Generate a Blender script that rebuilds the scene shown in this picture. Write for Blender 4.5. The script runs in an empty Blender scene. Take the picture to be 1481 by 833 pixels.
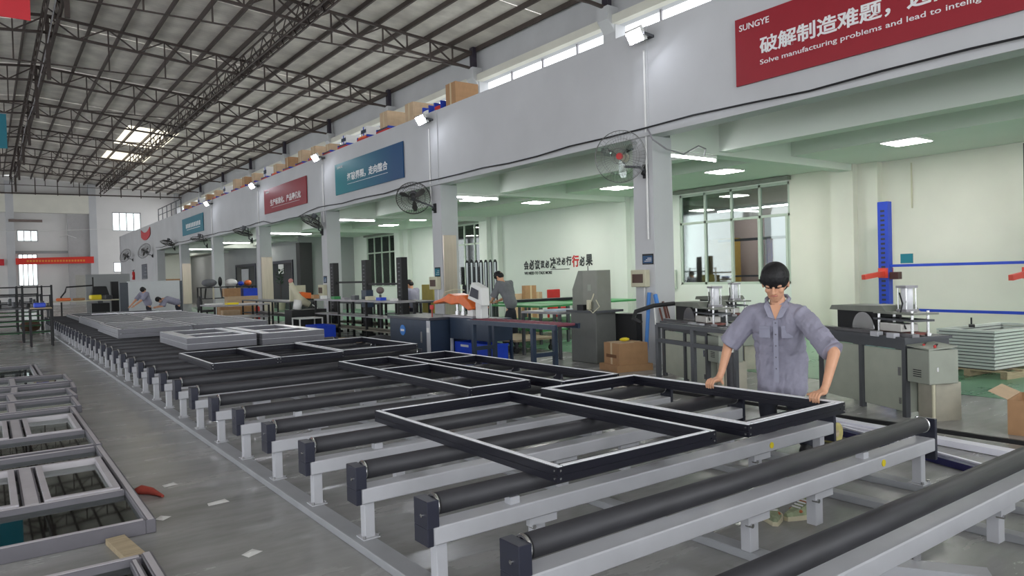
import bpy, bmesh, math, random
from mathutils import Vector, Matrix
random.seed(7)
R = math.radians
SC = bpy.context.scene
COL = SC.collection
# ---------------------------------------------------------------- camera
cd = bpy.data.cameras.new('camera'); cam = bpy.data.objects.new('camera', cd); COL.objects.link(cam)
cd.sensor_width = 36; cd.lens = 1040.6 / 1481 * 36; cd.clip_start = 0.05; cd.clip_end = 300
_y, _p, _r = R(36.108), R(-1.072), R(-1.637)
_f = Vector((math.sin(_y)*math.cos(_p), math.cos(_y)*math.cos(_p), math.sin(_p)))
_r0 = Vector((math.cos(_y), -math.sin(_y), 0)); _u0 = _r0.cross(_f)
_rt = _r0*math.cos(_r) + _u0*math.sin(_r); _up = _rt.cross(_f)
cam.matrix_world = Matrix(((_rt.x,_up.x,-_f.x,0),(_rt.y,_up.y,-_f.y,0),(_rt.z,_up.z,-_f.z,1.5),(0,0,0,1)))
SC.camera = cam
# ---------------------------------------------------------------- world, exposure
w = bpy.data.worlds.new('overcast_sky'); SC.world = w; w.use_nodes = True
w.node_tree.nodes['Background'].inputs[0].default_value = (0.93, 0.96, 1.0, 1)
w.node_tree.nodes['Background'].inputs[1].default_value = 2.6
SC.view_settings.view_transform = 'Standard'; SC.view_settings.look = 'None'
SC.view_settings.gamma = 1; SC.view_settings.use_curve_mapping = False
SC.view_settings.exposure = 0.34
SC.cycles.sample_clamp_indirect = 6
SC.cycles.max_bounces = 8; SC.cycles.transparent_max_bounces = 12
# ---------------------------------------------------------------- materials
def lin(c): return tuple(((x/255)/12.92 if x/255 <= .04045 else ((x/255+.055)/1.055)**2.4) for x in c)
MC = {}
def mat(name, rgb, rough=.6, metal=0, var=.08, scale=6, bump=0, emit=0, trans=0, spec=.5, stretch=None):
    if name in MC: return MC[name]
    m = bpy.data.materials.new(name); m.use_nodes = True; nt = m.node_tree; b = nt.nodes['Principled BSDF']
    c = lin(rgb); b.inputs['Roughness'].default_value = rough; b.inputs['Metallic'].default_value = metal
    b.inputs['Specular IOR Level'].default_value = spec
    if var:
        tc = nt.nodes.new('ShaderNodeTexCoord'); mp = nt.nodes.new('ShaderNodeMapping'); n = nt.nodes.new('ShaderNodeTexNoise')
        n.inputs['Scale'].default_value = scale; n.inputs['Detail'].default_value = 4
        if stretch: mp.inputs['Scale'].default_value = stretch
        r = nt.nodes.new('ShaderNodeValToRGB')
        r.color_ramp.elements[0].position = .3; r.color_ramp.elements[1].position = .7
        r.color_ramp.elements[0].color = tuple(x*(1-var) for x in c)+(1,); r.color_ramp.elements[1].color = tuple(min(1, x*(1+var)) for x in c)+(1,)
        nt.links.new(tc.outputs['Object'], mp.inputs[0]); nt.links.new(mp.outputs[0], n.inputs['Vector'])
        nt.links.new(n.outputs['Fac'], r.inputs[0]); nt.links.new(r.outputs[0], b.inputs['Base Color'])
        if bump:
            bp = nt.nodes.new('ShaderNodeBump'); bp.inputs['Strength'].default_value = bump; bp.inputs['Distance'].default_value = .02
            nt.links.new(n.outputs['Fac'], bp.inputs['Height']); nt.links.new(bp.outputs[0], b.inputs['Normal'])
    else: b.inputs['Base Color'].default_value = c+(1,)
    if emit:
        b.inputs['Emission Color'].default_value = c+(1,); b.inputs['Emission Strength'].default_value = emit
    MC[name] = m; return m
def glass(name, tint, refl=.06, fac=None):
    m = bpy.data.materials.new(name); m.use_nodes = True; nt = m.node_tree; nt.nodes.clear()
    o = nt.nodes.new('ShaderNodeOutputMaterial'); t = nt.nodes.new('ShaderNodeBsdfTransparent'); g = nt.nodes.new('ShaderNodeBsdfGlossy')
    x = nt.nodes.new('ShaderNodeMixShader'); fr = nt.nodes.new('ShaderNodeFresnel'); fr.inputs[0].default_value = 1.55
    t.inputs[0].default_value = tint+(1,); g.inputs['Roughness'].default_value = .03; g.inputs[0].default_value = (.9,.95,.92,1)
    ad = nt.nodes.new('ShaderNodeMath'); ad.operation = 'ADD'; ad.inputs[1].default_value = refl; ad.use_clamp = True
    nt.links.new(fr.outputs[0], ad.inputs[0]); nt.links.new(ad.outputs[0], x.inputs[0]); nt.links.new(t.outputs[0], x.inputs[1]); nt.links.new(g.outputs[0], x.inputs[2]); nt.links.new(x.outputs[0], o.inputs[0])
    MC[name] = m; return m
def floor_mat(name, c1, c2, rough):
    m = bpy.data.materials.new(name); m.use_nodes = True; nt = m.node_tree; b = nt.nodes['Principled BSDF']; L = nt.links.new
    tc = nt.nodes.new('ShaderNodeTexCoord'); mp = nt.nodes.new('ShaderNodeMapping'); mp.inputs['Scale'].default_value = (.5, 1.8, 1); mp.inputs['Rotation'].default_value = (0,0,R(14))
    n = nt.nodes.new('ShaderNodeTexNoise'); n.inputs['Scale'].default_value = 1.6; n.inputs['Detail'].default_value = 6; n.inputs['Roughness'].default_value = .6
    r = nt.nodes.new('ShaderNodeValToRGB'); r.color_ramp.elements[0].position = .34; r.color_ramp.elements[1].position = .66
    r.color_ramp.elements[0].color = lin(c1)+(1,); r.color_ramp.elements[1].color = lin(c2)+(1,)
    L(tc.outputs['Object'], mp.inputs[0]); L(mp.outputs[0], n.inputs['Vector']); L(n.outputs['Fac'], r.inputs[0])
    v = nt.nodes.new('ShaderNodeTexNoise'); v.inputs['Scale'].default_value = 9; v.inputs['Detail'].default_value = 5
    r2 = nt.nodes.new('ShaderNodeValToRGB'); r2.color_ramp.elements[0].position = .28; r2.color_ramp.elements[0].color = (.55,.54,.5,1); r2.color_ramp.elements[1].position = .4; r2.color_ramp.elements[1].color = (1,1,1,1)
    L(tc.outputs['Object'], v.inputs['Vector']); L(v.outputs['Fac'], r2.inputs[0])
    mx = nt.nodes.new('ShaderNodeMix'); mx.data_type = 'RGBA'; mx.blend_type = 'MULTIPLY'; mx.inputs[0].default_value = .25
    L(r.outputs[0], mx.inputs[6]); L(r2.outputs[0], mx.inputs[7]); L(mx.outputs[2], b.inputs['Base Color'])
    mr = nt.nodes.new('ShaderNodeMapRange'); mr.inputs[3].default_value = rough*.6; mr.inputs[4].default_value = rough*1.5
    L(n.outputs['Fac'], mr.inputs[0]); L(mr.outputs[0], b.inputs['Roughness'])
    MC[name] = m; return m
def roof_mat():
    m = bpy.data.materials.new('foil_roof'); m.use_nodes = True; nt = m.node_tree; b = nt.nodes['Principled BSDF']; L = nt.links.new
    tc = nt.nodes.new('ShaderNodeTexCoord'); n = nt.nodes.new('ShaderNodeTexNoise'); n.inputs['Scale'].default_value = 1.3; n.inputs['Detail'].default_value = 3
    r = nt.nodes.new('ShaderNodeValToRGB'); r.color_ramp.elements[0].position=.35; r.color_ramp.elements[1].position=.65
    r.color_ramp.elements[0].color = lin((196,190,183))+(1,); r.color_ramp.elements[1].color = lin((226,221,212))+(1,)
    L(tc.outputs['Object'], n.inputs['Vector']); L(n.outputs['Fac'], r.inputs[0]); L(r.outputs[0], b.inputs['Base Color'])
    b.inputs['Roughness'].default_value = .55; b.inputs['Metallic'].default_value = .15
    w_ = nt.nodes.new('ShaderNodeTexWave'); w_.bands_direction = 'Y'; w_.inputs['Scale'].default_value = 1.6
    bp = nt.nodes.new('ShaderNodeBump'); bp.inputs['Strength'].default_value = .25; bp.inputs['Distance'].default_value=.03
    L(tc.outputs['Object'], w_.inputs['Vector']); L(w_.outputs['Fac'], bp.inputs['Height']); L(bp.outputs[0], b.inputs['Normal'])
    MC['roof'] = m; return m
def skylight_mat():
    m = bpy.data.materials.new('skylight_sheet'); m.use_nodes = True; nt = m.node_tree; nt.nodes.clear()
    o = nt.nodes.new('ShaderNodeOutputMaterial'); t = nt.nodes.new('ShaderNodeBsdfTranslucent'); t.inputs[0].default_value = (.8,.76,.66,1)
    nt.links.new(t.outputs[0], o.inputs[0]); return m
WALL = mat('dirty_white_wall', (194,195,197), .75, var=.05, scale=.9, bump=.03)
WALL_IN = mat('pale_green_wall', (216,221,213), .7, var=.03, scale=.8)
WALL_BE = mat('cream_wall', (222,220,208), .7, var=.05, scale=.9)
WALL_GREY = mat('grey_wall', (150,152,152), .75, var=.05, scale=.8)
FAR = mat('far_wall_grey', (222,220,218), .8, var=.04, scale=.5)
FLOOR = floor_mat('polished_concrete', (134,134,132), (168,168,166), .24)
GREEN = floor_mat('green_floor_paint', (88,140,108), (118,164,132), .28)
STEEL = mat('brown_steel', (72,62,58), .6, .1, var=.15, scale=3)
RAILG = mat('rail_grey', (158,160,164), .5, 0, var=.08, scale=4)
PGREEN = mat('pale_green_frame', (180,192,178), .5, 0, var=.04)
LGREY = mat('light_grey_paint', (186,187,192), .42, 0, var=.05, scale=5)
DGREY = mat('dark_grey_paint', (78,80,84), .5, 0, var=.07, scale=5)
NAVY = mat('navy_paint', (38,40,54), .42, 0, var=.12, scale=7)
NAVY2 = mat('navy_cabinet_paint', (40,54,74), .4, 0, var=.08)
RUBBER = mat('black_rubber', (52,52,56), .5, 0, var=.2, scale=7, stretch=(.6,3,3))
CHROME = mat('bright_steel', (200,200,200), .25, 1, var=.05)
ALU = mat('bare_aluminium', (240,241,246), .5, 0, var=.1, scale=9)
ALUSAT = mat('grey_aluminium', (150,148,152), .4, .3, var=.06)
BLK = mat('black_aluminium', (28,28,38), .32, .2, var=.1)
BLACK = mat('matt_black', (26,26,28), .6, 0, var=.1)
WHITE = mat('white_plastic', (225,225,222), .45, 0, var=.02)
CREAM = mat('cream_plastic', (200,196,170), .5, 0, var=.05)
BLUE = mat('blue_plastic', (30,70,200), .4, 0, var=.08)
RBLUE = mat('rack_blue', (28,62,178), .45, 0, var=.08)
RED = mat('red_paint', (190,40,40), .45, 0, var=.08)
ORANGE = mat('orange_paint', (226,108,40), .4, 0, var=.08)
YEL = mat('yellow_sticker', (236,214,40), .5, 0, var=.04)
CARD = mat('cardboard', (170,132,96), .85, 0, var=.08, scale=8)
CARD2 = mat('pale_cardboard', (196,170,140), .85, 0, var=.08, scale=8)
TAPE = mat('parcel_tape', (205,186,150), .4, 0, var=.02)
WOOD = mat('raw_wood', (176,160,132), .8, 0, var=.15, scale=6, stretch=(1,8,8))
GGREY = mat('grey_green_paint', (150,155,143), .5, 0, var=.06)
HOOD = mat('grey_green_hood', (124,127,118), .45, 0, var=.08)
GTOP = mat('green_rubber_mat', (60,140,80), .5, 0, var=.08)
MAROON = mat('banner_maroon', (150,22,38), .5, 0, var=.03)
CRIMSON = mat('banner_red', (196,26,40), .5, 0, var=.03)
TEAL = mat('banner_teal', (10,112,130), .5, 0, var=.04)
TEALD = mat('banner_teal_dark', (18,70,110), .5, 0, var=.04)
LETTER = mat('white_lettering', (235,235,235), .5, 0, var=0)
DLETTER = mat('black_lettering', (38,42,42), .5, 0, var=0)
RLETTER = mat('red_lettering', (190,40,40), .5, 0, var=0)
GLETTER = mat('gold_lettering', (230,150,60), .5, 0, var=0)
SKIN = mat('skin', (212,160,128), .5, 0, var=.05, scale=12)
HAIR = mat('black_hair', (14,13,15), .6, 0, var=.3, scale=40, bump=.3)
SHIRT = mat('grey_lavender_shirt', (146,144,160), .85, 0, var=.08, scale=9, bump=.5)
SHIRT2 = mat('grey_shirt', (112,114,118), .85, 0, var=.08, scale=9)
TROUS = mat('dark_trousers', (42,44,54), .85, 0, var=.1)
LIP = mat('lip', (176,110,100), .5, 0, var=0)
LED = mat('led_panel', (255,253,248), .5, 0, var=0, emit=40)
TUBE = mat('led_tube', (250,252,255), .5, 0, var=0, emit=28)
FLOOD = mat('flood_light_lens', (240,244,255), .5, 0, var=0, emit=130)
GLASS = glass('window_glass', (.8,.84,.83)); PANE = glass('floor_pane_glass', (.60,.68,.56), .06)
WIRE = mat('fan_wire', (120,120,118), .4, .4, var=0); DWIRE = mat('dark_fan_wire', (66,64,62), .5, .2, var=0)
roof_mat(); SKY = skylight_mat()
MC['blade'] = glass('clear_fan_blade', (.8,.82,.82), .08)
# ---------------------------------------------------------------- mesh builder
class MB:
    def __init__(s): s.v = []; s.f = []; s.m = []; s.k = 0
    def add(s, vs, fs):
        o = len(s.v); s.v += [tuple(v) for v in vs]; s.f += [tuple(i+o for i in f) for f in fs]; s.m += [s.k]*len(fs); return s
    def mi(s, k): s.k = k; return s
    def box(s, x0, x1, y0, y1, z0, z1):
        if x0 > x1: x0, x1 = x1, x0
        if y0 > y1: y0, y1 = y1, y0
        if z0 > z1: z0, z1 = z1, z0
        return s.add([(x0,y0,z0),(x1,y0,z0),(x1,y1,z0),(x0,y1,z0),(x0,y0,z1),(x1,y0,z1),(x1,y1,z1),(x0,y1,z1)],
            [(0,3,2,1),(4,5,6,7),(0,1,5,4),(1,2,6,5),(2,3,7,6),(3,0,4,7)])
    def bar(s, p, q, w=.04, h=.04, up=(0,0,1)):
        p = Vector(p); q = Vector(q); d = (q-p).normalized(); u = Vector(up)
        if abs(d.dot(u)) > .99: u = Vector((1,0,0))
        a = d.cross(u).normalized(); b = a.cross(d).normalized(); a *= w/2; b *= h/2
        vs = [p-a-b, p+a-b, p+a+b, p-a+b, q-a-b, q+a-b, q+a+b, q-a+b]
        return s.add(vs, [(0,1,2,3),(7,6,5,4),(0,4,5,1),(1,5,6,2),(2,6,7,3),(3,7,4,0)])
    def cyl(s, p, q, r, n=16, r2=None):
        p = Vector(p); q = Vector(q); d = (q-p).normalized(); u = Vector((0,0,1)) if abs(d.z) < .9 else Vector((1,0,0))
        a = d.cross(u).normalized(); b = a.cross(d); r2 = r if r2 is None else r2; vs = []
        for c, rr in ((p, r), (q, r2)):
            for i in range(n): t = 2*math.pi*i/n; vs.append(c + a*math.cos(t)*rr + b*math.sin(t)*rr)
        fs = [(i, i+n, (i+1) % n+n, (i+1) % n) for i in range(n)] + [tuple(range(n)), tuple(range(2*n-1, n-1, -1))]
        return s.add(vs, fs)
    def tube(s, pts, r, n=8, closed=False):
        pts = [Vector(p) for p in pts]; N = len(pts); vs = []; pa = None
        for i, p in enumerate(pts):
            if closed: d = pts[(i+1) % N]-pts[i-1]
            else: d = pts[min(i+1, N-1)]-pts[max(i-1, 0)]
            d.normalize()
            if pa is None:
                u = Vector((0,0,1)) if abs(d.z) < .9 else Vector((1,0,0)); a = d.cross(u).normalized()
            else:
                a = (pa-d*pa.dot(d))
                a.normalize()
            pa = a; b = a.cross(d); rr = r[i] if isinstance(r, (list, tuple)) else r
            for k in range(n): t = 2*math.pi*k/n; vs.append(p+a*math.cos(t)*rr+b*math.sin(t)*rr)
        fs = []
        for i in range(N if closed else N-1):
            j = (i+1) % N
            for k in range(n): fs.append((i*n+k, j*n+k, j*n+(k+1) % n, i*n+(k+1) % n))
        if not closed: fs += [tuple(range(n)), tuple(range(N*n-1, (N-1)*n-1, -1))]
        return s.add(vs, fs)
    def ball(s, c, r, n=14, m=9, sc=(1,1,1), rot=None):
        c = Vector(c); vs = []; rot = rot or Matrix.Identity(3)
        for j in range(m+1):
            th = math.pi*j/m
            for i in range(n):
                ph = 2*math.pi*i/n; v = Vector((math.sin(th)*math.cos(ph)*sc[0], math.sin(th)*math.sin(ph)*sc[1], math.cos(th)*sc[2]))*r
                vs.append(c+rot @ v)
        fs = [(j*n+i, (j+1)*n+i, (j+1)*n+(i+1) % n, j*n+(i+1) % n) for j in range(m) for i in range(n)]
        return s.add(vs, fs)
    def poly(s, pts, d):     # prism: polygon extruded by vector d
        n = len(pts); d = Vector(d); a = [Vector(p) for p in pts]
        return s.add(a+[p+d for p in a], [tuple(range(n)), tuple(range(2*n-1, n-1, -1))]+[(i, (i+1) % n, (i+1) % n+n, i+n) for i in range(n)])
    def build(s, name, mats, parent=None, bevel=0, smooth=False, loc=None, rot=None):
        me = bpy.data.meshes.new(name); me.from_pydata(s.v, [], s.f)
        mats = mats if isinstance(mats, (list, tuple)) else [mats]
        for m in mats: me.materials.append(m)
        bm = bmesh.new(); bm.from_mesh(me)
        for i, f in enumerate(bm.faces): f.material_index = s.m[i]
        if smooth: bmesh.ops.remove_doubles(bm, verts=bm.verts, dist=1e-5)
        bmesh.ops.recalc_face_normals(bm, faces=bm.faces)
        if bevel: bmesh.ops.bevel(bm, geom=bm.edges, offset=bevel, segments=1, affect='EDGES', clamp_overlap=True)
        bm.to_mesh(me); bm.free()
        if smooth:
            for p in me.polygons: p.use_smooth = len(p.vertices) <= 4
        o = bpy.data.objects.new(name, me); COL.objects.link(o); o.parent = parent
        if loc: o.location = loc
        if rot: o.rotation_euler = rot
        return o
def tag(o, label=None, cat=None, group=None, kind=None):
    if label: o['label'] = label
    if cat: o['category'] = cat
    if group: o['group'] = group
    if kind: o['kind'] = kind
    return o
def thing(name, label, cat, loc=(0,0,0), rz=0, group=None, kind=None):
    o = bpy.data.objects.new(name, None); COL.objects.link(o); o.location = loc; o.rotation_euler = (0,0,rz)
    o.empty_display_size = .1
    return tag(o, label, cat, group, kind)
def kids(o): return [c for c in KIDS if c.parent == o]
def copy_tree(o, parent=None, chmap=None):
    c = o.copy(); COL.objects.link(c); c.parent = parent
    for ch in list(o.children): copy_tree(ch, c)
    return c
def dup(o, loc, rz, label=None, group=None):
    c = copy_tree(o); c.location = loc; c.rotation_euler = (0,0,rz)
    if label: c['label'] = label
    if group: c['group'] = group
    return c
AX = {'-x': ((0,-1,0),(0,0,1),(-1,0,0)), '-y': ((1,0,0),(0,0,1),(0,-1,0)), 'top': ((1,0,0),(0,1,0),(0,0,1))}
def text(name, body, height, m, parent, loc, face, width=None, bold=0, ext=.004, shear=0, align='LEFT'):
    c = bpy.data.curves.new(name, 'FONT'); c.body = body; c.size = 1; c.extrude = ext; c.offset = bold; c.shear = shear; c.resolution_u = 3
    c.align_x = align
    t = bpy.data.objects.new('tmp', c); COL.objects.link(t)
    me = bpy.data.meshes.new_from_object(t.evaluated_get(bpy.context.evaluated_depsgraph_get())); bpy.data.objects.remove(t)
    xs = [v.co.x for v in me.vertices]; ys = [v.co.y for v in me.vertices]
    sy = height/(max(ys)-min(ys)); sx = width/(max(xs)-min(xs)) if width else sy
    x0 = min(xs); y0 = min(ys)
    for v in me.vertices: v.co = Vector(((v.co.x-x0)*sx, (v.co.y-y0)*sy, v.co.z))
    me.materials.clear(); me.materials.append(m)
    o = bpy.data.objects.new(name, me); COL.objects.link(o); o.parent = parent
    a, b, n = [Vector(v) for v in AX[face]]
    o.matrix_local = Matrix(((a.x,b.x,n.x,loc[0]),(a.y,b.y,n.y,loc[1]),(a.z,b.z,n.z,loc[2]),(0,0,0,1)))
    return o
ORD = ['nearest','second','third','fourth','fifth','sixth','seventh','eighth','ninth','tenth','eleventh','twelfth','thirteenth','fourteenth','fifteenth','sixteenth','seventeenth','eighteenth','nineteenth','twentieth','twenty-first','twenty-second','twenty-third','twenty-fourth']
# ================================================================ SETTING
def struct(name, mb, m, parent=None, **k):
    o = mb.build(name, m, parent, **k)
    if parent is None: o['kind'] = 'structure'
    return o
struct('floor', MB().box(-14, 30, -12, 74, -.2, 0), FLOOR)
struct('floor', MB().box(8.85, 15, -12, 48.9, 0, .004), GREEN)
CY = [-5.7, 1.05, 7.91, 14.5, 21.5, 28.3, 35.3, 42.3, 49.1]
wr = struct('wall_right', MB().box(8.6, 8.85, -12, 64.2, 3.64, 5.38), WALL)
struct('trim_1', MB().box(8.54, 8.6, -12, 49.1, 3.64, 3.7), WALL)
for y in CY:
    MB().box(8.6, 9.05, y, y+.43, 0, 3.64).build('column', WALL, wr)
MB().box(8.6, 8.85, 49.6, 64.2, 0, 3.64).build('lower_wall', WALL, wr)
MB().box(8.6, 15, 64.0, 64.2, 0, 5.38).build('end_wall', FAR, wr)
for y in CY[:7]:   # shallow pilaster up the parapet above each column
    MB().box(8.585, 8.6, y+.05, y+.38, 3.7, 5.38).build('pilaster', WALL, wr)
# side bay: back wall with windows, slab, beams
BW = 15.0
wb = struct('wall_back', MB().box(BW, BW+.2, -12, 9.62, 0, 4.2), WALL_BE)
def bayseg(y0, y1, z0, z1, m=WALL_IN): return MB().box(BW, BW+.2, y0, y1, z0, z1).build('wall_panel', m, wb)
WIN = [(9.62, 12.88, 1.1, 3.47), (22.2, 25.1, 1.1, 3.5), (29.3, 32.5, 1.1, 3.5)]
yy = 9.62
for (a, b, z0, z1) in WIN:
    if a > yy: bayseg(yy, a, 0, 4.2)
    bayseg(a, b, 0, z0); bayseg(a, b, z1, 4.2); yy = b
bayseg(yy, 34, 0, 4.2)
MB().box(12.2, 15, 34, 34.15, 0, 4.2).build('partition', WALL_GREY, wb)
MB().box(12.9, 13.05, 34.15, 64, 0, 4.2).build('partition', WALL_GREY, wb)
for y in CY[1:7]:
    MB().box(14.62, 15.0, y, y+.5, 0, 3.6).build('pilaster', WALL_BE if y < 9 else WALL_IN, wb)
    MB().box(14.8, 15.0, y-.42, y, 0, 3.6).build('pilaster', WALL_BE if y < 9 else WALL_IN, wb)
def conduit(parent, pts, r=.012, name='conduit', m=WHITE): return MB().tube(pts, r, 6).build(name, m, parent)
conduit(wb, [(14.98,6.9,3.5),(14.98,6.9,2.6)], .015, m=CREAM)
MB().box(14.96,15,8.35,8.5,1.2,1.28).build('socket_box', CREAM, wb)
sl = struct('ceiling', MB().box(8.85, 15.2, -12, 64, 4.0, 4.25), WALL_IN)
MB().box(12.45, 14.99, -12, 63.9, 3.6, 4.0).build('soffit', WALL_IN, sl)
MB().box(10.3, 10.62, -12, 63.9, 3.52, 4.0).build('ceiling_beam', WALL_IN, sl)
for y in CY[1:]:
    MB().box(9.05, 14.62, y+.02, y+.3, 3.46, 4.0).build('ceiling_beam', WALL_IN, sl)
# windows of the bay
for n, (a, b, z0, z1) in enumerate(WIN):
    wn = struct('window_%d' % (n+1), MB().box(BW+.02,BW+.1,a,b,z0,z0+.06).box(BW+.02,BW+.1,a,b,z1-.06,z1).box(BW+.02,BW+.1,a,a+.06,z0,z1).box(BW+.02,BW+.1,b-.06,b,z0,z1).box(BW+.02,BW+.1,a,b,2.68,2.74), PGREEN)
    k = 4; ws = (b-a)/k
    for i in range(1, k): MB().box(BW+.02, BW+.09, a+i*ws-.03, a+i*ws+.03, z0, z1).build('mullion', PGREEN, wn)
    for i in range(k):
        MB().box(BW+.05, BW+.056, a+i*ws+.03, a+(i+1)*ws-.03, 2.74, z1-.06).build('pane', GLASS, wn)
        if n == 0 and i == 1: continue      # one sash stands open
        MB().box(BW+.05, BW+.056, a+i*ws+.03, a+(i+1)*ws-.03, z0+.06, 2.68).build('pane', GLASS, wn)
    if n == 0:
        MB().box(BW+.0, BW+.07, a+.06, a+ws*1.06, z0+.06, z0+.12).box(BW, BW+.07, a+ws-.02, a+ws+.05, z0+.06, 2.68).box(BW, BW+.07, a+.06, a+.12, z0+.06, 2.68).build('sash', PGREEN, wn)
        MB().box(BW-.14, BW-.01, a-.05, b+.1, 3.5, 3.585).build('blind_box', HOOD, wn)
    if n: MB().box(BW-.1, BW-.01, a-.05, b+.1, 3.5, 3.59).build('blind_box', HOOD, wn)
# room beyond the bay windows
struct('wall_beyond', MB().box(19, 19.2, 2, 40, 0, 4.2), mat('pinkish_wall', (205,190,182), .8, var=.06, scale=.8))
struct('ceiling', MB().box(15.2, 19.2, 2, 40, 4.0, 4.2), WALL_GREY)
# upper outer wall above the bays
wu = struct('wall_upper', MB().box(14.75, 15.0, -12, 72, 8.5, 9.76), WALL)
MB().box(14.85, 15.0, -12, 72, 4.25, 5.6).build('lower_band', WALL_BE, wu)
TY = [1.3+6.85*i for i in range(11)]
TY = [1.3, 8.15, 14.95, 21.9, 28.7, 35.5, 42.4, 49.2, 56.2, 63.2]
for y in TY:
    MB().box(14.6, 15.0, y-.25, y+.25, 5.6, 8.62).build('pier', WALL, wu)
    MB().poly([(14.6,y-.22,8.3),(14.75,y-.22,8.1),(14.75,y-.22,9.0),(14.35,y-.22,9.0),(14.35,y-.22,8.62)], (0,.44,0)).build('corbel', WALL, wu)
MB().box(14.5, 14.75, -12, 72, 8.5, 8.74).build('ledge', WALL_BE, wu)
for i in range(len(TY)-1):
    for k in range(1, 4): MB().box(14.86,14.92, TY[i]+k*1.7-.03, TY[i]+k*1.7+.03, 5.6, 8.62).build('window_bar', ALUSAT, wu)
# far wall (Y = 72) with its openings
def wall_y(name, y, x0, x1, z0, z1, holes, m):
    xs = sorted({x0, x1, *[h[0] for h in holes], *[h[1] for h in holes]}); mb = MB()
    for a, b in zip(xs, xs[1:]):
        hs = sorted([(h[2], h[3]) for h in holes if h[0] <= a and h[1] >= b]); z = z0
        for (p, q) in hs:
            if p > z: mb.box(a, b, y, y+.25, z, p)
            z = q
        if z < z1: mb.box(a, b, y, y+.25, z, z1)
    return struct(name, mb, m)
FH = [(2.15,3.6,5.4,6.35),(2.15,3.5,1.7,4.35),(9.13,11.4,6.35,8.0),(9.1,10.0,2.7,3.6)]
wf = wall_y('wall_far', 72, -14, 15, 0, 10.8, FH, FAR)
for i, (x0,x1,z0,z1) in enumerate(FH):
    wn = struct('window_%d' % (i+4), MB().box(x0,x1,72.1,72.16,z0,z0+.06).box(x0,x1,72.1,72.16,z1-.06,z1).box(x0,x0+.06,72.1,72.16,z0,z1).box(x1-.06,x1,72.1,72.16,z0,z1), ALUSAT)
    k = 4 if i == 2 else (3 if i == 0 else (4 if i == 1 else 1)); ws = (x1-x0)/k
    for j in range(1, k): MB().box(x0+j*ws-.03, x0+j*ws+.03, 72.1, 72.15, z0, z1).build('mullion', DGREY if i == 2 else ALUSAT, wn)
    if i == 1: MB().box(x0, x1, 72.1, 72.15, 3.55, 3.65).build('transom', ALUSAT, wn)
    for j in range(k): MB().box(x0+j*ws+.03, x0+(j+1)*ws-.03, 72.12, 72.126, z0+.06, z1-.06).build('pane', GLASS, wn)
for x in (1.42, 7.3, 14.2): MB().box(x, x+.55, 71.3, 72, 0, 10.3).build('column', WALL, wf)
MB().box(1.97, 7.3, 71.3, 71.6, 7.75, 9.3).build('cross_beam', WALL_BE, wf)
MB().box(-8, 1.42, 71.3, 71.6, 7.75, 9.3).build('cross_beam', WALL_BE, wf)
MB().box(5.7, 7.3, 71.6, 72, 0, 7.75).build('pier', mat('grey_pier', (176,174,174), .8, var=.04), wf)
MB().box(1.97, 5.7, 71.75, 72, 4.4, 4.6).build('ledge', WALL_GREY, wf)
MB().box(1.6, 3.9, 71.1, 71.29, 6.95, 7.15).build('lintel_pipe', mat('brown_pipe', (120,105,100), .7), wf)
# left side wall, open below to the yard, and the same above the rear
wl = struct('wall_left', MB().box(-12.3, -12, -12, 72, 5.5, 10), WALL)
for y in range(-12, 72, 7): MB().box(-12.3, -11.9, y, y+.5, 0, 5.5).build('column', WALL, wl)
# ---------------------------------------------------------------- roof
def ztop(x): return 9.55+.085*(14.7-x) if x > 1.93 else 9.55+.085*(14.7-1.93)-.085*(1.93-x)
roof = thing('roof', None, None, kind='structure')
pur = []
px = 14.6
while px > -11.5:
    pur.append(px); px -= .945
for x in pur:
    MB().box(x-.035, x+.035, -12, 72, ztop(x)+.04, ztop(x)+.2).build('purlin', STEEL, roof)
rng = random.Random(3)
y = -12; k = 0
while y < 72:
    for side in (0, 1):
        x0, x1 = ((1.93, 15.05) if side == 0 else (-12.3, 1.93))
        h = .2+.012*(k % 2)
        a = ztop(x0 if side == 0 else x0)+h; b = ztop(x1)+h
        if side == 0 and k in (19, 20, 22):
            MB().poly([(x0,y,a),(6.7,y,ztop(6.7)+h),(6.7,y,ztop(6.7)+h+.02),(x0,y,a+.02)], (0,2.98,0)).build('roof_sheet', MC['roof'], roof)
            MB().poly([(6.7,y,ztop(6.7)+h),(9.3,y,ztop(9.3)+h),(9.3,y,ztop(9.3)+h+.02),(6.7,y,ztop(6.7)+h+.02)], (0,2.98,0)).build('skylight_sheet', SKY, roof)
            MB().poly([(9.3,y,ztop(9.3)+h),(x1,y,b),(x1,y,b+.02),(9.3,y,ztop(9.3)+h+.02)], (0,2.98,0)).build('roof_sheet', MC['roof'], roof)
        else:
            MB().poly([(x0,y,a),(x1,y,b),(x1,y,b+.02),(x0,y,a+.02)], (0,2.98,0)).build('roof_sheet', MC['roof'], roof)
    y += 3; k += 1
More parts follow.
